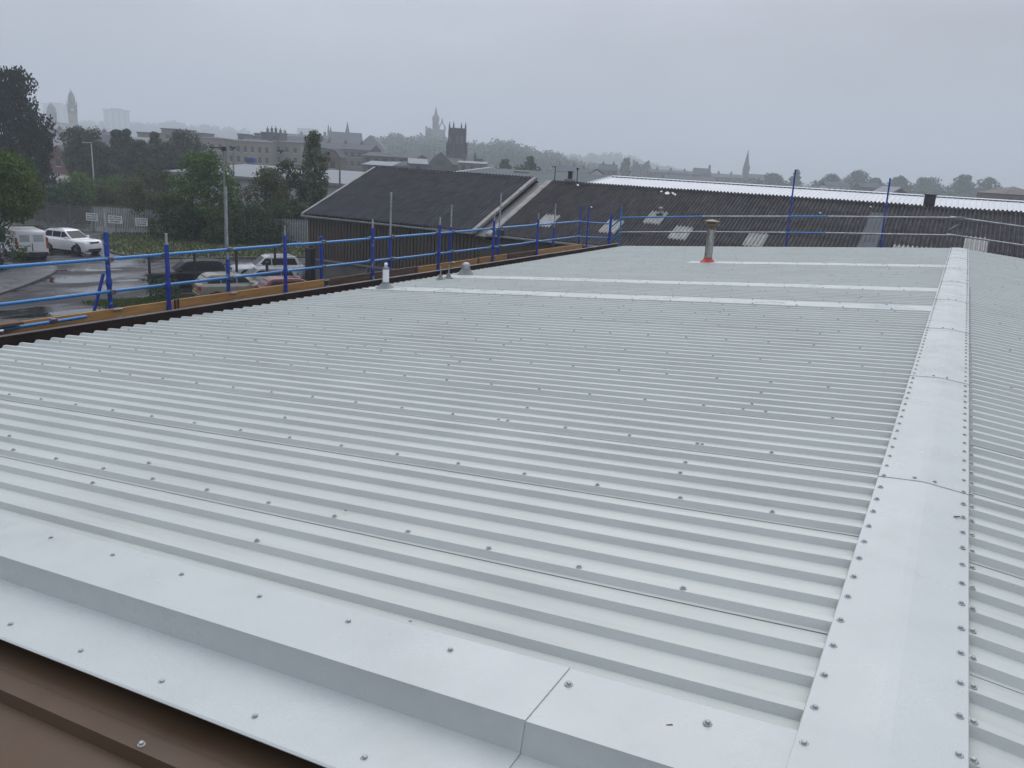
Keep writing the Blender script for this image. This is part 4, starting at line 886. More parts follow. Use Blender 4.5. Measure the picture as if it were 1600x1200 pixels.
# ================================================================== TREES
m_bark = mat('bark', (.04, .033, .027), .9, var=.3, scale=3, stretch=(1, 1, .3), bump=.4); m_barkp = mat('pale_bark', (.16, .145, .12), .85, var=.3, scale=3)
def leaf(b, p, nrm, s, rnd, droop=0., up=0.):
    u = nrm.orthogonal().normalized(); v = nrm.cross(u); a = rnd.uniform(0, 6.28); d = u * math.cos(a) + v * math.sin(a); e = nrm.cross(d)
    if droop: d = (d + Vector((0, 0, -droop))).normalized()
    if up: d = (d * .5 + Vector((0, 0, up))).normalized(); e = d.cross(nrm).normalized() if abs(d.dot(nrm)) < .95 else e
    q = [p - d * s * .5, p + e * s * .30, p + d * s * .55, p - e * s * .30]
    n = len(b.v); b.v += [tuple(x) for x in q]; b.f.append((n, n + 1, n + 2, n + 3))
def tree(name, label, q, h, rx, lm, seed, lobes=18, leaves=5000, ls=.26, z0=.18, shape='round', trunk=.16, droop=0., up=0., grp=None, cat='tree', bark=None, asp=1., inner=.35, lobe_r=.38, stems=1, fill=None):
    rnd = random.Random(seed); t = thing(name, label, cat, q, 0, grp); bk = bark or m_bark
    L_ = []
    for i in range(lobes):
        f = (i + .5) / lobes; zz = z0 + (1 - z0) * f
        if shape == 'round': k = math.sin(math.pi * min(1, .12 + .88 * f) ** .85) ** .6 if f < .98 else .2; k = max(.25, k)
        elif shape == 'cone': k = (1 - f) ** .75 * .95 + .06
        elif shape == 'column': k = .55 + .45 * math.sin(math.pi * f)
        else: k = math.sqrt(max(.05, 1 - f * f * .85))
        a = i * 2.39996 + rnd.uniform(-.4, .4); r = rx * k * rnd.uniform(.30, .78)
        lr = rx * lobe_r * rnd.uniform(.7, 1.25) * (.55 + .45 * k)
        L_.append((Vector((r * math.cos(a), asp * r * math.sin(a), min(zz * h, h - lr * .75))), lr))
    limb = MB()
    for s_ in range(stems):
        ox, oy = (0, 0) if stems == 1 else (rnd.uniform(-.3, .3) * rx, rnd.uniform(-.3, .3) * rx)
        pz = [Vector((ox + rnd.gauss(0, .03) * h * j / 4, oy + rnd.gauss(0, .03) * h * j / 4, h * .82 * j / 4)) for j in range(5)]
        tk = MB(); n_ = 8
        for j in range(5):
            for i in range(n_): a = 2 * math.pi * i / n_; r = trunk * (1 - j * .21); tk.v.append((pz[j].x + r * math.cos(a), pz[j].y + r * math.sin(a), pz[j].z))
        for j in range(4):
            for i in range(n_): tk.f.append((j*n_ + i, j*n_ + (i+1) % n_, (j+1)*n_ + (i+1) % n_, (j+1)*n_ + i))
        tk.build('trunk', bk, t, smooth=True)
    for c, lr in L_:
        z = max(.1 * h, c.z - lr - .12 * h); st = Vector((pz[0].x + (pz[4].x - pz[0].x) * z / (.82 * h), pz[0].y + (pz[4].y - pz[0].y) * z / (.82 * h), z)); md = (st + c) / 2 + Vector((0, 0, -.04 * h))
        limb.cyl(st, md, trunk * .34, trunk * .22, 5, False); limb.cyl(md, c, trunk * .22, trunk * .07, 5, False)
        for _ in range(3):
            e = c + Vector((rnd.gauss(0, 1), rnd.gauss(0, 1), rnd.gauss(.3, .8))).normalized() * lr * 1.05; limb.cyl(c, e, trunk * .08, trunk * .03, 4, False)
    limb.build('limbs', bk, t, smooth=True)
    b = MB(); tot = sum(lr ** 2 for _, lr in L_)
    for c, lr in L_:
        for _ in range(int(leaves * lr ** 2 / tot)):
            d = Vector((rnd.gauss(0, 1), rnd.gauss(0, 1), rnd.gauss(0, 1))).normalized()
            rad = lr * (1 - inner * rnd.random() ** 1.5) * (1 + .22 * math.sin(d.x * 5 + c.x * 3) * math.sin(d.y * 4 + c.z) + rnd.gauss(0, .07))
            nn = (d + Vector((rnd.gauss(0, .6), rnd.gauss(0, .6), rnd.gauss(.25, .5)))).normalized()
            leaf(b, c + Vector((d.x, d.y, d.z * .85)) * rad, nn, ls * rnd.uniform(.6, 1.3), rnd, droop, up)
    b.build('crown', lm, t); return t
lm_green = leafmat('leaf_green', (.090, .165, .032), col2=(.042, .088, .020)); lm_dark = leafmat('leaf_dark', (.052, .092, .032), col2=(.026, .050, .018)); lm_con = leafmat('needle_dark', (.017, .026, .022), col2=(.009, .015, .013))
lm_olive = leafmat('leaf_olive', (.105, .098, .034), col2=(.045, .062, .020)); lm_silver = leafmat('leaf_silver_green', (.125, .155, .085), col2=(.05, .08, .038)); lm_yel = leafmat('leaf_yellow_green', (.090, .140, .022), col2=(.032, .066, .013)); lm_far = leafmat('leaf_far', (.048, .074, .034), scale=.15, col2=(.026, .042, .022), trans=.1)
def T_(px, D, z=G): return ground(px, D, z)
tree('conifer', 'big dark evergreen at the left edge of the picture', T_(14, 112), 17.0, 6.6, lm_con, 1, 46, 17000, .42, .05, 'dome', .45, up=.8, lobe_r=.30, inner=.5)
tree('conifer', 'smaller dark evergreen in front of the big one at the left edge', T_(52, 108), 9.8, 2.8, lm_con, 21, 20, 5000, .36, .05, 'dome', .25, up=.7, lobe_r=.36)
tree('leafy_tree', 'bright green leafy tree overhanging the white van', T_(-26, 53), 7.3, 3.9, lm_yel, 2, 30, 13000, .22, .44, 'round', .2, lobe_r=.32)
tree('leafy_bush', 'dark green bush at the foot of the tree by the van', T_(-36, 49), 3.0, 1.9, lm_dark, 3, 10, 2600, .17, .05, 'round', .06, cat='bush', stems=3)
tree('leafy_tree', 'brownish twiggy shrub tree just right of the palisade notices', T_(240, 75), 5.9, 2.7, lm_olive, 4, 22, 3800, .20, .10, 'column', .10, stems=5, lobe_r=.30, inner=.8)
tree('leafy_tree', 'full mid green tree behind the tall grey lamp post', T_(317, 73), 7.7, 3.9, lm_green, 5, 32, 13000, .24, .06, 'round', .2, lobe_r=.30)
tree('leafy_tree', 'dark rounded tree with olive tints left of the feathery tree', T_(418, 76), 6.6, 3.3, lm_olive, 6, 24, 7500, .22, .06, 'round', .16, lobe_r=.32)
tree('leafy_tree', 'deep green tree between the olive one and the feathery one', T_(447, 79), 7.4, 2.6, lm_dark, 16, 20, 6000, .22, .06, 'round', .15, lobe_r=.34)
tree('feathery_tree', 'tall feathery silver green tree beside the clad shed', T_(490, 80), 10.2, 2.9, lm_silver, 7, 34, 8500, .25, .12, 'cone', .13, droop=.5, lobe_r=.30, inner=.7)
for i, (px, D, h, rx, lab) in enumerate(((262, 72, 3.8, 2.2, 'dark hedge bush under the twiggy shrub tree'), (290, 70.5, 3.4, 2.1, 'dark low bush at the left foot of the full green tree'), (345, 70, 3.0, 2.3, 'dark low bush behind the lamp post foot'), (392, 71, 3.6, 2.3, 'dark low bush between the green and olive trees'), (432, 73, 3.6, 2.2, 'dark low bush under the olive tree'), (470, 75, 3.6, 2.0, 'dark low bush under the feathery tree'))):
    tree('dark_bush', lab, T_(px, D), h, rx, lm_dark, 30 + i, 12, 3600, .2, .02, 'round', .06, cat='bush', stems=3, lobe_r=.42, grp='bushes under the car park trees')
for i, (px, D, h, rx, lab, lm) in enumerate(((118, 100, 4.3, 2.6, 'rounded green bush on the waste ground by the pale lamp post', lm_green), (100, 96, 3.2, 2.2, 'low bush left of the rounded one on the waste ground', lm_dark), (180, 108, 3.8, 2.8, 'green bush on the waste ground below the white cars', lm_green), (205, 104, 3.8, 2.5, 'dull bush on the waste ground beside the twiggy tree', lm_olive), (157, 104, 2.6, 2.0, 'small bush in the middle of the waste ground', lm_olive), (75, 92, 3.0, 2.3, 'dark bush behind the small hut', lm_dark))):
    tree('bush', lab, T_(px, D), h, rx, lm, 50 + i, 12, 2600, .26, .02, 'round', .06, cat='bush', stems=3, lobe_r=.42, grp='bushes on the waste ground')
tree('leafy_bush', 'small dark bush beside the beige car', (-37.6, 30.3, G), 1.15, 1.2, lm_dark, 60, 10, 2200, .10, .02, 'round', .03, cat='bush', stems=3, lobe_r=.42)
for i, (px, top, D, rx, sh, lab) in enumerate(((131, 199, 150, 4.0, 'column', 'first broad dark tree from the left in the far row'), (152, 222, 146, 3.2, 'round', 'low rounded tree right of the first broad dark tree'), (183, 203, 155, 2.9, 'cone', 'left of two pointed trees in the far row'), (199, 202, 157, 2.7, 'cone', 'right of two pointed trees in the far row'), (218, 219, 150, 3.8, 'round', 'rounded tree between the pointed trees and the spired conifer'), (242, 206, 165, 2.6, 'cone', 'spired conifer standing alone in the far row'), (262, 222, 150, 3.6, 'round', 'lower rounded tree left of the largest round crown'), (288, 205, 160, 5.4, 'round', 'largest round crown at the right of the far row'))):
    D_ = D; h = zat(px, top, D_) - G
    tree('far_tree', lab, T_(px, D_), h, rx, lm_far, 70 + i, 26, 7000, .50, .02, sh, .18, grp='dark trees beyond the waste ground', lobe_r=.40)
# ================================================================== THE TOWN BEHIND
YAW = R(27.6)
m_sand = mat('sandstone', (.20, .178, .145), .9, spec=.1, var=.2, scale=.12, orand=.12); m_dstone = mat('dark_stone', (.055, .052, .052), .9, var=.2, scale=.3); m_mstone = mat('grey_stone', (.115, .11, .105), .9, var=.2, scale=.2, orand=.15)
m_slate = mat('slate', (.065, .068, .078), .7, spec=.1, var=.15, scale=.3, orand=.15); m_brick = mat('red_brick', (.13, .06, .045), .85, var=.2, scale=.3); m_render = mat('pale_render', (.42, .42, .41), .7, var=.1, scale=.2, orand=.1)
m_win = mat('town_window', (.035, .04, .045), .15, var=.3, scale=.5); m_ptch = mat('pale_metal_roof', (.22, .235, .25), .65, spec=.1, var=.1, scale=.1); m_conct = mat('tower_concrete', (.33, .33, .335), .8, var=.08, scale=.1); m_conc2 = mat('tower_concrete_dark', (.16, .165, .175), .8, var=.08, scale=.1)
def S_(D): return D / FPX
def windows(t, x0, x1, zs, y, ww, wh, n, m_=m_win, frames=None):
    me = MB().box(-ww / 2, -.06, -wh / 2, ww / 2, .05, wh / 2).mesh('window', m_); sill = MB().box(-ww / 2 - .12, -.16, -wh / 2 - .16, ww / 2 + .12, .02, -wh / 2).mesh('window_sill', frames or m_render)
    for z in zs:
        for i in range(n):
            w_ = link('window', me, t, (x0 + (x1 - x0) * (i + .5) / n, y, z)); link('window_sill', sill, w_)
def house(name, label, px0, px1, top, D, depth, wall=m_mstone, roof='gable', rh=0., rmat=None, win=None, rz_=0., chim=(), cat='building', zb=G, grp=None, ww=1.1, wh=1.6, below=None):
    s = S_(D); pc = (px0 + px1) / 2; q = ground(pc, D, zb); wd = (px1 - px0) * s; h = zat(pc, top, D) - zb; rh_ = rh * s; rmat = rmat or m_slate
    t = thing(name, label, cat, q, YAW + rz_, grp); x0, x1 = -wd / 2, wd / 2
    MB().box(x0, 0, 0, x1, depth, h).build('wall', wall, t)
    rf = None
    if roof == 'gable': rf = MB().prism([(-.3, h + .01), (depth / 2, h + rh_), (depth + .3, h + .01)], x0 - .25, x1 + .25, 'x').build('roof', rmat, t)
    elif roof == 'front': rf = MB().prism([(x0 - .3, h + .01), (0, h + rh_), (x1 + .3, h + .01)], -.25, depth + .25, 'y').build('roof', rmat, t); MB().prism([(x0, h + .005), (0, h + rh_ - .35), (x1, h + .005)], -.30, -.26, 'y').build('gable', wall, t)
    elif roof == 'hip':
        b = MB(); b.v = [(x0 - .3, -.3, h + .01), (x1 + .3, -.3, h + .01), (x1 + .3, depth + .3, h + .01), (x0 - .3, depth + .3, h + .01), (x0 + depth / 2, depth / 2, h + rh_), (x1 - depth / 2, depth / 2, h + rh_)] if wd > depth * 1.1 else [(x0 - .3, -.3, h + .01), (x1 + .3, -.3, h + .01), (x1 + .3, depth + .3, h + .01), (x0 - .3, depth + .3, h + .01), (-.1, depth / 2, h + rh_), (.1, depth / 2, h + rh_)]
        b.f = [(0, 1, 5, 4), (1, 2, 5), (2, 3, 4, 5), (3, 0, 4), (3, 2, 1, 0)]; rf = b.build('roof', rmat, t)
    else: rf = MB().box(x0 - .2, -.2, h + .01, x1 + .2, depth + .2, h + max(.3, rh_)).build('roof', rmat, t)
    for f, hp, wp in chim:
        cx = x0 + wd * f; ch = MB().box(cx - wp * s / 2, depth / 2 - .5, h, cx + wp * s / 2, depth / 2 + .5, h + rh_ + hp * s).build('chimney', wall, rf)
        k = max(1, int(wp * s / .7))
        for i in range(k): MB().cyl((cx + (i - (k - 1) / 2) * .62, depth / 2, h + rh_ + hp * s), (cx + (i - (k - 1) / 2) * .62, depth / 2, h + rh_ + hp * s + .8), .19, .15, 6).build('chimney_pot', m_brick, t)
    if win:
        n, rows = win[:2]; n = min(n, max(1, int((wd - .6) / 2.3))); zt = win[2] if len(win) > 2 else 1.7; sp_ = win[3] if len(win) > 3 else 3.0
        windows(t, x0 + .3, x1 - .3, [h - zt - i * sp_ for i in range(rows) if h - zt - i * sp_ > 1.2], 0, ww, wh, n)
    return t
# --- tower blocks in the haze
for (px, top, w_, D, lab) in ((185, 174, 34, 1750, 'pale tower block in the mist right of the clock tower'), (92, 165, 34, 1850, 'pale tower block in the mist behind the domed turret')):
    s = S_(D); q = ground(px, D); h = zat(px, top, D) - G; W2 = w_ * s / 2; t = thing('tower_block', lab, 'tower block', q, YAW + R(20), 'tower blocks on the misty hill')
    MB().box(-W2, -W2 * .7, 0, W2, W2 * .7, h).build('shaft', m_conct, t)
    for k in range(4): x = -W2 + (k + .5) * W2 / 2; MB().box(x - W2 * .09, -W2 * .7 - .4, 0, x + W2 * .09, -W2 * .7 - .01, h - .2).build('balcony_stack', m_conc2, t)
    for k in range(2): y = -W2 * .35 + k * W2 * .7; MB().box(W2 + .01, y - 1.5, 0, W2 + .4, y + 1.5, h - .2).build('balcony_stack', m_conc2, t)
    MB().box(-W2 * 1.08, -W2 * .78, h, W2 * 1.08, W2 * .78, h + 2.2).build('roof_slab', m_conc2, t); MB().box(-W2 * .5, -W2 * .4, h + 2.2, W2 * .5, W2 * .4, h + 5).build('plant_room', m_conc2, t)
# --- clock tower
D = 800; s = S_(D); q = ground(116.5, D); t = thing('clock_tower', 'tall domed clock tower with pale clock faces', 'clock tower', q, YAW + R(28)); zc = lambda y: zat(116.5, y, D) - G
w0 = 6.4 * s
MB().box(-w0, -w0, 0, w0, w0, zc(178)).build('shaft', mat('buff_stone', (.27, .215, .13), .85, var=.15, scale=.2), t); MB().box(-w0 * 1.06, -w0 * 1.06, zc(178), w0 * 1.06, w0 * 1.06, zc(166)).build('clock_stage', m_mstone, t); MB().box(-w0 * 1.2, -w0 * 1.2, zc(166), w0 * 1.2, w0 * 1.2, zc(164.8)).build('cornice', m_mstone, t)
for a in range(4):
    M = Matrix.Rotation(a * math.pi / 2, 4, 'Z'); b = MB().cyl(M @ Vector((0, -w0 * 1.06, zc(172.3))), M @ Vector((0, -w0 * 1.06 - .18, zc(172.3))), 2.2 * s, 2.2 * s, 16); fc = b.build('clock_face', m_render, t)
    b = MB(); b.box(-.09, -w0 * 1.06 - .3, zc(172.3), .09, -w0 * 1.06 - .2, zc(172.3) + 1.5 * s, M); b.box(0, -w0 * 1.06 - .3, zc(172.3) - .08, 1.1 * s, -w0 * 1.06 - .2, zc(172.3) + .08, M); b.build('clock_hands', m_dstone, fc)
    c = M @ Vector((w0 * 1.0, w0 * 1.0, 0)); MB().lathe([(.75 * s, zc(164.8)), (.75 * s, zc(161)), (.1 * s, zc(158.5))], 6, (c.x, c.y, 0)).build('corner_turret', m_mstone, t)
smooth_angle(MB().lathe([(5.2 * s, zc(164.8)), (5.0 * s, zc(160)), (5.3 * s, zc(159.6)), (5.2 * s, zc(156)), (4.6 * s, zc(152)), (3.5 * s, zc(148.5)), (2.0 * s, zc(145.5)), (.8 * s, zc(143.8)), (.5 * s, zc(142.5)), (.12 * s, zc(139))], 10).build('dome', m_mstone, t), 30)
# --- domed turret
D = 760; s = S_(D); q = ground(84, D); t = thing('domed_turret', 'shorter domed turret with open columns left of the clock tower', 'turret', q, YAW); zc = lambda y: zat(84, y, D) - G
MB().box(-10 * s, -4 * s, 0, 12 * s, 8 * s, zc(191)).build('base', m_mstone, t); MB().lathe([(7 * s, zc(191)), (7 * s, zc(189.5)), (4.2 * s, zc(189)), (4.2 * s, zc(180))], 12).build('core', m_dstone, t)
for k in range(10): a = k * .628; MB().cyl((6 * s * math.cos(a), 6 * s * math.sin(a), zc(189.5)), (6 * s * math.cos(a), 6 * s * math.sin(a), zc(177)), .75 * s, .7 * s, 6).build('column', m_mstone, t)
smooth_angle(MB().lathe([(7.1 * s, zc(177)), (7.2 * s, zc(175)), (6.6 * s, zc(174.5)), (6.0 * s, zc(170)), (4.4 * s, zc(166)), (2 * s, zc(163.2)), (.6 * s, zc(162.5)), (.15 * s, zc(159.5))], 14).build('dome', m_mstone, t), 30)
# --- left town
house('hall', 'pale low hall with shallow gable roof at the foot of the clock tower', 86, 110, 196, 700, 24, m_render, 'front', 4, m_slate)
house('slate_roofed_hall', 'wide hall with long slate roof left of the far tree row', 60, 122, 231, 210, 14, m_brick, 'gable', 20, mat('wet_slate', (.17, .175, .19), .6, spec=.15, var=.12, scale=.3), (8, 1, 1.6))
house('brick_gable_house', 'red brick house with dark gable behind the big evergreen', 72, 104, 243, 190, 9, m_brick, 'front', 16, m_slate, (4, 1, 1.6))
house('terrace', 'long dark roofed terrace above the slate hall', 58, 176, 211, 330, 12, m_mstone, 'gable', 8, m_slate, (22, 2, 1.8), chim=((.2, 3, 5), (.5, 3, 5), (.8, 3, 5)))
house('white_house', 'white walled house with dark slate roof between far trees', 151, 178, 227, 235, 9, m_render, 'gable', 16, m_slate, (5, 1, 1.6))
house('white_house', 'low white house right of the pointed trees', 196, 224, 226, 240, 9, m_render, 'gable', 12, m_ptch, (5, 1, 1.6))
house('stone_block', 'stone block with stepped parapet above the largest round tree', 253, 284, 203, 300, 14, m_sand, 'flat', 2, m_slate, (6, 3, 2.4))
house('flat_block', 'low dull block between the spired conifer and stone block', 215, 254, 209, 310, 12, m_sand, 'flat', 2, m_slate, (8, 3, 2.4))
house('flat_block', 'dull block with flat roof just right of the stone block', 293, 318, 209, 330, 12, m_mstone, 'flat', 2, m_slate, (5, 2, 2.2))
house('sandstone_tenement', 'long sandstone tenement with rows of windows behind the lamp posts', 300, 352, 216, 262, 13, m_sand, 'hip', 3, m_slate, (11, 4, 2.6, 3.1), R(-4), ww=1.0, wh=1.8)
house('sandstone_tenement', 'right hand sandstone tenement under the chimney stacks', 353, 425, 221, 258, 13, m_sand, 'hip', 4.5, m_slate, (15, 4, 2.4, 3.1), R(-4), ww=1.0, wh=1.8)
house('sandstone_tenement', 'low end tenement left of the feathery tree', 426, 470, 222, 262, 12, mat('dull_sandstone', (.17, .15, .125), .85, var=.2, scale=.12), 'hip', 3, m_slate, (9, 3, 2.4, 3.1), R(-6))
for i, (a, c, tp) in enumerate(((372, 384, 210), (386, 398, 213), (398, 406, 209))): house('roof_house', ('left small roof above the tenement', 'middle small roof above the tenement', 'right small roof above the tenement beside the chimney block')[i], a, c, tp + 2, 330 + 10 * i, 9, m_mstone, 'flat', 3, m_slate, (3, 1))
house('chimney_block', 'dark block with a row of chimney stacks behind the tenement', 408, 437, 208, 300, 10, m_dstone, 'flat', 1, m_slate, (6, 2), chim=((.15, 6, 3), (.38, 7, 3), (.6, 7, 3), (.85, 5, 3)))
house('pale_flats', 'pale block of flats fading in the mist above the terraces', 465, 495, 203, 1700, 14, m_conct, 'flat', 2, m_conc2, (10, 4, 2.4, 3.0), ww=1.6, wh=1.6)
house('terrace', 'misty terrace below the pale flats', 438, 512, 214, 560, 12, m_mstone, 'gable', 4, m_slate, (18, 3, 1.8), chim=((.05, 4, 4), (.4, 3, 4), (.9, 5, 4)))
house('terrace', 'row of dim houses below the small church', 470, 580, 232, 280, 12, m_mstone, 'gable', 9, m_slate, (20, 2, 1.7), R(-8), chim=((.1, 3, 4), (.3, 3, 4), (.55, 3, 4), (.8, 3, 4)))
house('gable_house', 'misty house with a steep front gable left of the wooded hill', 556, 600, 232, 520, 14, m_mstone, 'front', 20, m_slate, (4, 2))
house('brown_gable', 'brown stone house showing behind the feathery tree', 510, 530, 246, 190, 8, mat('brown_stone', (.14, .105, .085), .9, var=.15, scale=.3), 'front', 14, m_slate, (3, 1))
house('works', 'long low works with pale roof edge left of the square tower', 566, 650, 245, 230, 16, m_mstone, 'gable', 6, m_slate, (14, 1, 1.4), R(-5))
house('works', 'low works with pale metal roof above the clad shed', 566, 612, 258, 185, 14, m_mstone, 'gable', 6, m_ptch, (8, 1, 1.2), R(-8))
house('works', 'low brick works left of the dark church', 604, 660, 260, 205, 14, m_mstone, 'gable', 7, m_slate, (10, 1, 1.3), R(-3))
house('works', 'narrow pale roofed works beside the dark church', 640, 668, 256, 200, 10, m_mstone, 'gable', 8, m_ptch, (4, 1, 1.3), R(10))
# --- small church with a fleche
D = 600; s = S_(D); t = house('small_church', 'misty church with a small spire on its roof', 512, 562, 224, D, 12, m_mstone, 'gable', 17, m_slate, (7, 1, 3.4), cat='church', ww=1.3, wh=4.0); zc = lambda y: zat(540, y, D) - G
MB().lathe([(4.5 * s, zc(209)), (3.2 * s, zc(205)), (.15 * s, zc(190))], 6, (3 * s, 6, 0)).build('fleche', m_slate, t)
for dx in (-24.5, -21): MB().lathe([(1.5 * s, 0), (1.5 * s, zc(205)), (.1 * s, zc(195 if dx < -23 else 199))], 6, (dx * s, 1, 0)).build('pinnacle', m_mstone, t)
# --- spire and crown steeple on the wooded hill
D = 900; s = S_(D); zb = zat(680, 228, D); q = ground(679, D, zb); t = thing('spired_church', 'tall slender church spire rising from the wooded hill', 'church', q, YAW); zc = lambda y: zat(679, y, D) - zb
MB().box(-4.4 * s, -4.4 * s, 0, 4.4 * s, 4.4 * s, zc(187)).build('tower', m_mstone, t); MB().lathe([(4.9 * s, zc(187)), (3.4 * s, zc(184)), (.2 * s, zc(167.5))], 8).build('spire', m_mstone, t)
for sx in (-1, 1):
    for sy in (-1, 1): MB().lathe([(.9 * s, zc(189)), (.9 * s, zc(185)), (.1 * s, zc(181))], 6, (sx * 4.2 * s, sy * 4.2 * s, 0)).build('pinnacle', m_mstone, t)
MB().box(-15 * s, 0, 0, -5 * s, 20, zc(205)).build('nave', m_mstone, t); MB().prism([(-15.4 * s, zc(205)), (-10 * s, zc(200)), (-4.6 * s, zc(205))], -.3, 20.3, 'y').build('roof', m_slate, t); MB().lathe([(1.5 * s, 0), (1.5 * s, zc(199)), (.9 * s, zc(198))], 6, (-14 * s, -1, 0)).build('stair_turret', m_mstone, t)
windows(t, -4 * s, 4 * s, [zc(194)], -4.4 * s, 1.0, 4.5, 2)
D = 920; s = S_(D); q = ground(689, D, zb); t = thing('crown_steeple', 'open crown steeple just right of the tall spire', 'church', q, YAW); zc = lambda y: zat(689, y, D) - zb
MB().box(-5 * s, -5 * s, 0, 5 * s, 5 * s, zc(203)).build('tower', m_mstone, t)
for k in range(4):
    a = math.pi / 4 + k * math.pi / 2; c, n_ = math.cos(a), math.sin(a)
    MB().tube([(6.4 * s * c, 6.4 * s * n_, zc(203)), (6 * s * c, 6 * s * n_, zc(199)), (4 * s * c, 4 * s * n_, zc(195.5)), (1.2 * s * c, 1.2 * s * n_, zc(192.5))], .75 * s, 6).build('flying_rib', m_mstone, t); MB().lathe([(.9 * s, zc(204)), (.9 * s, zc(199)), (.1 * s, zc(196))], 6, (6.6 * s * c, 6.6 * s * n_, 0)).build('pinnacle', m_mstone, t)
MB().lathe([(1.8 * s, zc(193.5)), (1.6 * s, zc(190.5)), (.15 * s, zc(184.5))], 8).build('lantern', m_mstone, t)
# --- dark square tower with pinnacles, and its church
D = 300; s = S_(D); q = ground(713, D); t = thing('square_church_tower', 'dark square church tower with four corner pinnacles', 'church tower', q, YAW + R(24)); zc = lambda y: zat(713, y, D) - G
k_ = .80; w0, w1 = 13.8 * s * k_, 12.4 * s * k_
b = MB(); b.v = [(-w0, -w0, 0), (w0, -w0, 0), (w0, w0, 0), (-w0, w0, 0), (-w1, -w1, zc(203.5)), (w1, -w1, zc(203.5)), (w1, w1, zc(203.5)), (-w1, w1, zc(203.5))]; b.f = [(3, 2, 1, 0), (4, 5, 6, 7), (0, 1, 5, 4), (1, 2, 6, 5), (2, 3, 7, 6), (3, 0, 4, 7)]; b.build('tower', m_dstone, t)
MB().box(-w1 * 1.05, -w1 * 1.05, zc(205), w1 * 1.05, w1 * 1.05, zc(203)).build('string_course', m_dstone, t)
for a in range(4):
    M = Matrix.Rotation(a * math.pi / 2, 4, 'Z')
    for i in range(4): x = -w1 * .66 + i * w1 * .44; MB().box(x - w1 * .12, -w1 * 1.03, zc(203), x + w1 * .12, -w1 * .93, zc(200.5), M).build('merlon', m_dstone, t)
    for sx in (-1, 1): MB().box(sx * w1 * .36 - .55, -w1 * 1.1 - .12, zc(225), sx * w1 * .36 + .55, -w1 * 1.0, zc(213), M).build('belfry_louvre', mat('louvre', (.09, .09, .095), .8), t)
    c = M @ Vector((w1 * .98, w1 * .98, 0)); MB().lathe([(1.9 * s, 0), (1.75 * s, zc(204)), (1.35 * s, zc(202)), (1.3 * s, zc(197.5)), (.1 * s, zc(190.5))], 8, (c.x, c.y, 0)).build('pinnacle', m_dstone, t)
    c = M @ Vector((w0 * 1.02, w0 * 1.02, 0)); MB().lathe([(2.6 * s, 0), (2.4 * s, zc(225)), (1.8 * s, zc(222))], 8, (c.x, c.y, 0)).build('buttress', m_dstone, t)
D = 285; s = S_(D); t = house('dark_church', 'dark stone church with stepped gables below the square tower', 650, 754, 257, D, 16, m_dstone, 'gable', 10, m_slate, (12, 1, 3.2), cat='church', ww=1.2, wh=3.0); zc = lambda y: zat(700, y, D) - G
for (dx, tp, hw_) in ((-13, 238.5, 17), (22, 249, 7)):
    b = MB(); b.prism([(dx * s - hw_ * s, 0), (dx * s - hw_ * s, zc(254)), (dx * s - hw_ * .55 * s, zc(tp + 7)), (dx * s - hw_ * .2 * s, zc(tp + 3)), (dx * s, zc(tp)), (dx * s + hw_ * .2 * s, zc(tp + 3)), (dx * s + hw_ * .55 * s, zc(tp + 7)), (dx * s + hw_ * s, zc(254)), (dx * s + hw_ * s, 0)], -1.2, 4, 'y'); b.build('gable_front', m_dstone, t)
    MB().box(dx * s - 1.6, -1.32, zc(258), dx * s + 1.6, -1.21, zc(250)).build('traceried_window', m_win, t)
MB().box(40 * s, -.8, 0, 52 * s, 5, zc(245)).build('stair_block', m_dstone, t); MB().lathe([(2.2 * s, 0), (2.2 * s, zc(241)), (.7 * s, zc(238)), (.6 * s, zc(235))], 6, (40 * s, 0, 0)).build('turret', m_dstone, t); MB().lathe([(2.6 * s, 0), (2.6 * s, zc(242)), (.4 * s, zc(239))], 6, (23 * s, -.5, 0)).build('turret', m_dstone, t)
house('pale_roof_house', 'pale roof below the square tower', 716, 760, 255, 265, 10, m_mstone, 'gable', 3, m_ptch, (5, 1))
# --- town to the right
MAN = house('mansion', 'large misty mansion with two front gables', 988, 1017, 262, 600, 14, m_mstone, 'hip', 6, m_slate, (7, 2, 1.8), chim=((.1, 5, 3), (.9, 5, 3)))
bpy.context.view_layer.update()
for dx in (994, 1010):
    wg = house('gabled_wing', 'x', dx - 6, dx + 6, 260.5, 590, 7, m_mstone, 'front', 8, m_slate)
    for k in ('label', 'category'): del wg[k]
    bpy.context.view_layer.update(); wg.parent = MAN; wg.matrix_parent_inverse = MAN.matrix_world.inverted()
house('terrace', 'long misty terrace right of the mansion', 1014, 1086, 270, 560, 12, m_mstone, 'gable', 4, m_slate, (18, 2), chim=((.2, 3, 3), (.5, 3, 3), (.8, 3, 3)))
house('hall', 'misty hall with a small end turret', 1086, 1111, 272, 580, 12, m_mstone, 'gable', 9, m_slate, (6, 1), chim=((.97, 5, 3),))
house('terrace', 'low dim houses under the misty hall', 1040, 1120, 281, 420, 12, m_mstone, 'gable', 6, m_slate, (16, 1), chim=((.1, 2, 3), (.6, 2, 3)))
house('terrace', 'low misty row right of the hall', 1110, 1160, 277, 640, 12, m_mstone, 'gable', 5, m_slate, (12, 1), chim=((.3, 3, 3), (.7, 3, 3)))
D = 660; s = S_(D); q = ground(1164, D); t = thing('needle_spire', 'slim needle church spire alone on the right', 'church spire', q, YAW); zc = lambda y: zat(1164, y, D) - G
MB().box(-4.2 * s, -4 * s, 0, 4.2 * s, 4 * s, zc(262)).build('tower', m_mstone, t); MB().lathe([(4.9 * s, zc(262)), (4.2 * s, zc(258)), (.15 * s, zc(234))], 8).build('spire', m_mstone, t)
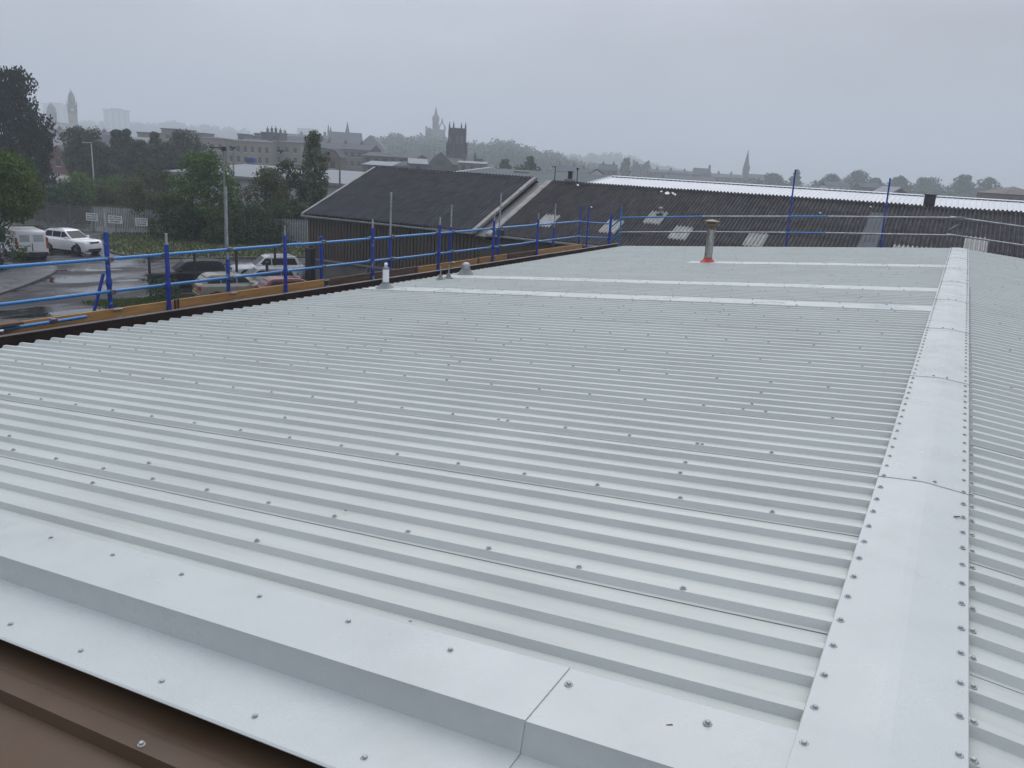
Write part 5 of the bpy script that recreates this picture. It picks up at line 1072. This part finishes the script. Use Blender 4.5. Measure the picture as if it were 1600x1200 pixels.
for sx in (-1, 1): MB().lathe([(.9 * s, zc(266)), (.8 * s, zc(261)), (.1 * s, zc(257))], 6, (sx * 4 * s, -4 * s, 0)).build('pinnacle', m_mstone, t)
MB().box(4.3 * s, -3, 0, 36 * s, 12, zc(279)).build('nave', m_mstone, t); MB().prism([(-3.3, zc(279)), (4.5, zc(271)), (12.3, zc(279))], 4.3 * s, 36.5 * s, 'x').build('roof', m_slate, t); windows(t, 6 * s, 34 * s, [zc(284)], -3, 1.2, 3, 5)
house('bungalow', 'low house roof among the right hand trees', 1292, 1330, 291, 380, 9, m_render, 'gable', 6, m_slate, (6, 1), chim=((.8, 2, 3),))
house('bungalow', 'second low house roof among the right hand trees', 1346, 1378, 293, 370, 9, m_mstone, 'gable', 7, m_slate, (5, 1), chim=((.3, 2, 3),))
house('pale_verge_house', 'house with a bright roof edge behind the white roof', 1392, 1424, 305, 170, 9, m_mstone, 'front', 12, m_ptch, (3, 1))
house('brown_house', 'brownish roofed house at the right edge behind the white roof', 1570, 1640, 305, 190, 12, mat('brownish_wall', (.13, .10, .09), .85, var=.1), 'hip', 12, mat('brown_tile', (.10, .075, .07), .8, var=.15, scale=.4), (6, 1))
house('house', 'small house with a white gable right of the green roofed hall', 922, 944, 273, 210, 8, m_render, 'front', 9, m_slate, (2, 1))
house('house', 'dim house under the wooded hill beside the aerials', 872, 900, 268, 420, 9, m_mstone, 'gable', 10, m_slate, (5, 2), chim=((.1, 3, 3), (.9, 3, 3)))
house('house', 'dim brick house left of the mansion', 938, 965, 266, 440, 9, m_brick, 'gable', 9, m_slate, (5, 2), chim=((.2, 3, 3), (.8, 3, 3)))
house('house', 'dim pale house right of the aerials', 903, 922, 271, 430, 9, m_mstone, 'gable', 8, m_slate, (4, 1), chim=((.5, 3, 3),))
# --- hills and woods
def interp(P, x):
    if x <= P[0][0]: return P[0][1]
    for (a, ya), (c, yc_) in zip(P[:-1], P[1:]):
        if a <= x <= c: return ya + (yc_ - ya) * (x - a) / (c - a)
    return P[-1][1]
m_hill = mat('hill_grass', (.05, .06, .03), .95, var=.25, scale=.02)
def hill(P, D, dep, drop):
    b = MB(); n = 40; xs = [P[0][0] + (P[-1][0] - P[0][0]) * i / n for i in range(n + 1)]; rows = ((-dep, 0), (-dep * .45, .62), (0, 1), (dep * .6, .8), (dep * 1.3, 0))
    for dd, f in rows:
        for x in xs:
            hz = max(0, zat(x, interp(P, x), D) - G - drop); e = min(1, (x - P[0][0]) / 40 + .0, (P[-1][0] - x) / 40); q = ground(x, D + dd); b.v.append((q.x, q.y, G - 1 + (hz + 1) * f * max(0, min(1, e + .15))))
    for r in range(len(rows) - 1):
        for i in range(n): b.f.append((r*(n+1)+i, r*(n+1)+i+1, (r+1)*(n+1)+i+1, (r+1)*(n+1)+i))
    return tag(b.build('hill', m_hill, smooth=True), kind='structure')
def wood(name, label, P, D, dep, count, ls, seed, hr=(4, 8), nl=70, lm=None, low=0.55):
    rnd = random.Random(seed); b = MB()
    for i in range(count):
        x = rnd.uniform(P[0][0], P[-1][0]); f = rnd.random(); d_ = D - dep * (1 - f)
        ztop = zat(x, interp(P, x), D); z = G + (ztop - G) * (low + (1 - low) * f) - rnd.uniform(0, 1.6); q = ground(x, d_); r = rnd.uniform(*hr) * .55
        lobes = [(Vector((rnd.gauss(0, .55) * r, rnd.gauss(0, .5) * r, -r * rnd.uniform(.7, 1.7))), r * rnd.uniform(.45, .8)) for _ in range(5)] + [(Vector((0, 0, -r * .6)), r * .62)]
        for c, lr in lobes:
            for _ in range(nl // 6):
                dv = Vector((rnd.gauss(0, 1), rnd.gauss(0, 1), rnd.gauss(0, 1))).normalized(); p = Vector((q.x, q.y, z)) + c + dv * lr * rnd.uniform(.75, 1.05); leaf(b, p, (dv + Vector((rnd.gauss(0, .5), rnd.gauss(0, .5), .3))).normalized(), ls * rnd.uniform(.6, 1.3), rnd)
    return tag(b.build(name, lm or lm_far), label, 'wood', kind='stuff')
HC = [(560, 246), (585, 216), (598, 208), (615, 205), (640, 209), (656, 207), (668, 206), (700, 214), (730, 218), (744, 215), (760, 220), (774, 211), (785, 216), (796, 213), (808, 221), (832, 226), (842, 234), (856, 230), (876, 237), (900, 246), (940, 254), (985, 262)]
hill(HC, 880, 200, 11); wood('wooded_hill', 'dark misty wood covering the hill below the tall spire', HC, 870, 230, 460, 3.0, 1, (9, 14))
HR = [(840, 250), (870, 242), (887, 239), (925, 237), (965, 236), (985, 241), (1000, 247), (1030, 255), (1062, 261), (1100, 268)]
hill(HR, 1750, 300, 15); wood('wooded_ridge', 'faint wooded ridge in the mist right of the centre', HR, 1750, 260, 240, 5.2, 2, (14, 21), 60)
HL = [(40, 190), (100, 190), (129, 188), (140, 184), (153, 191), (165, 186), (207, 188), (228, 186), (250, 190), (270, 186), (300, 192), (330, 194), (360, 197), (385, 199), (396, 208), (410, 214)]
hill(HL, 1950, 300, 15); wood('wooded_ridge', 'faint wooded ridge in the mist behind the tenements', HL, 1950, 280, 380, 5.8, 3, (14, 22), 60)
WR = [(1090, 279), (1120, 276), (1150, 278), (1200, 273), (1230, 279), (1280, 278), (1330, 276), (1400, 280), (1450, 282), (1520, 283), (1560, 290), (1640, 297)]
wood('tree_belt', 'low belt of misty trees behind the white roof on the right', WR, 560, 110, 480, 1.6, 4, (7, 11), 70, low=.5)
WM = [(760, 262), (775, 254), (800, 252), (818, 250), (838, 252), (850, 262)]
wood('tree_belt', 'low belt of green trees behind the grey green roof', WM, 225, 25, 60, .8, 5, (3.5, 5.5), 80, lm=lm_dark, low=.6)
WT = [(600, 262), (720, 262), (860, 262), (960, 268), (1100, 279), (1300, 292)]
wood('garden_trees', 'scattered dim garden trees among the far houses', WT, 420, 120, 150, 1.2, 6, (5, 8), 60, low=.55)
for i, (px, top, w_, D, sh, lab) in enumerate(((828, 244, 24, 222, 'round', 'rounded green tree standing above the green roofed hall'), (790, 249, 26, 228, 'round', 'lower green tree left of the rounded one above the green roofed hall'), (1208, 271, 32, 554, 'round', 'rounded misty tree just right of the needle spire nave'), (1243, 265, 20, 543, 'cone', 'pointed misty tree behind the left far scaffold pole'), (1298, 272, 36, 534, 'round', 'broad misty tree left of the tallest round crown'), (1338, 266, 42, 530, 'round', 'tallest round crown between the two far scaffold poles'), (1368, 278, 26, 537, 'round', 'small misty tree just left of the right far scaffold pole'), (1405, 275, 30, 518, 'round', 'domed misty tree just right of the right far scaffold pole'), (1446, 277, 44, 534, 'round', 'broad misty tree above the black flue'), (1503, 273, 30, 510, 'column', 'open topped misty tree left of the last rounded tree'), (1543, 277, 40, 506, 'round', 'last rounded misty tree before the right edge'), (945, 257, 18, 460, 'round', 'dim tree above the brick house'), (977, 247, 16, 560, 'column', 'dim narrow tree left of the mansion'))):
    s = S_(D); h = zat(px, top, D) - G; tree('misty_tree', lab, ground(px, D), h, w_ * s * .56, lm_dark if i < 2 else lm_far, 100 + i, 22, 3400, .0024 * D, .08, sh, .22, grp='misty trees behind the roofs', lobe_r=.40)
# ================================================================== HAZE
hm = bpy.data.materials.new('haze'); hm.use_nodes = True; hn = hm.node_tree; hn.nodes.clear(); ho = hn.nodes.new('ShaderNodeOutputMaterial'); pv = hn.nodes.new('ShaderNodeVolumePrincipled')
pv.inputs['Color'].default_value = (.80, .86, .92, 1); pv.inputs['Density'].default_value = .00078; pv.inputs['Anisotropy'].default_value = .0
hn.links.new(pv.outputs[0], ho.inputs['Volume'])
tag(MB().box(-4050, -350, G - 1.5, 2950, 3950, 160).build('haze', hm), 'thin grey rain mist in the air over the town', 'haze', kind='stuff')
bpy.context.view_layer.update()
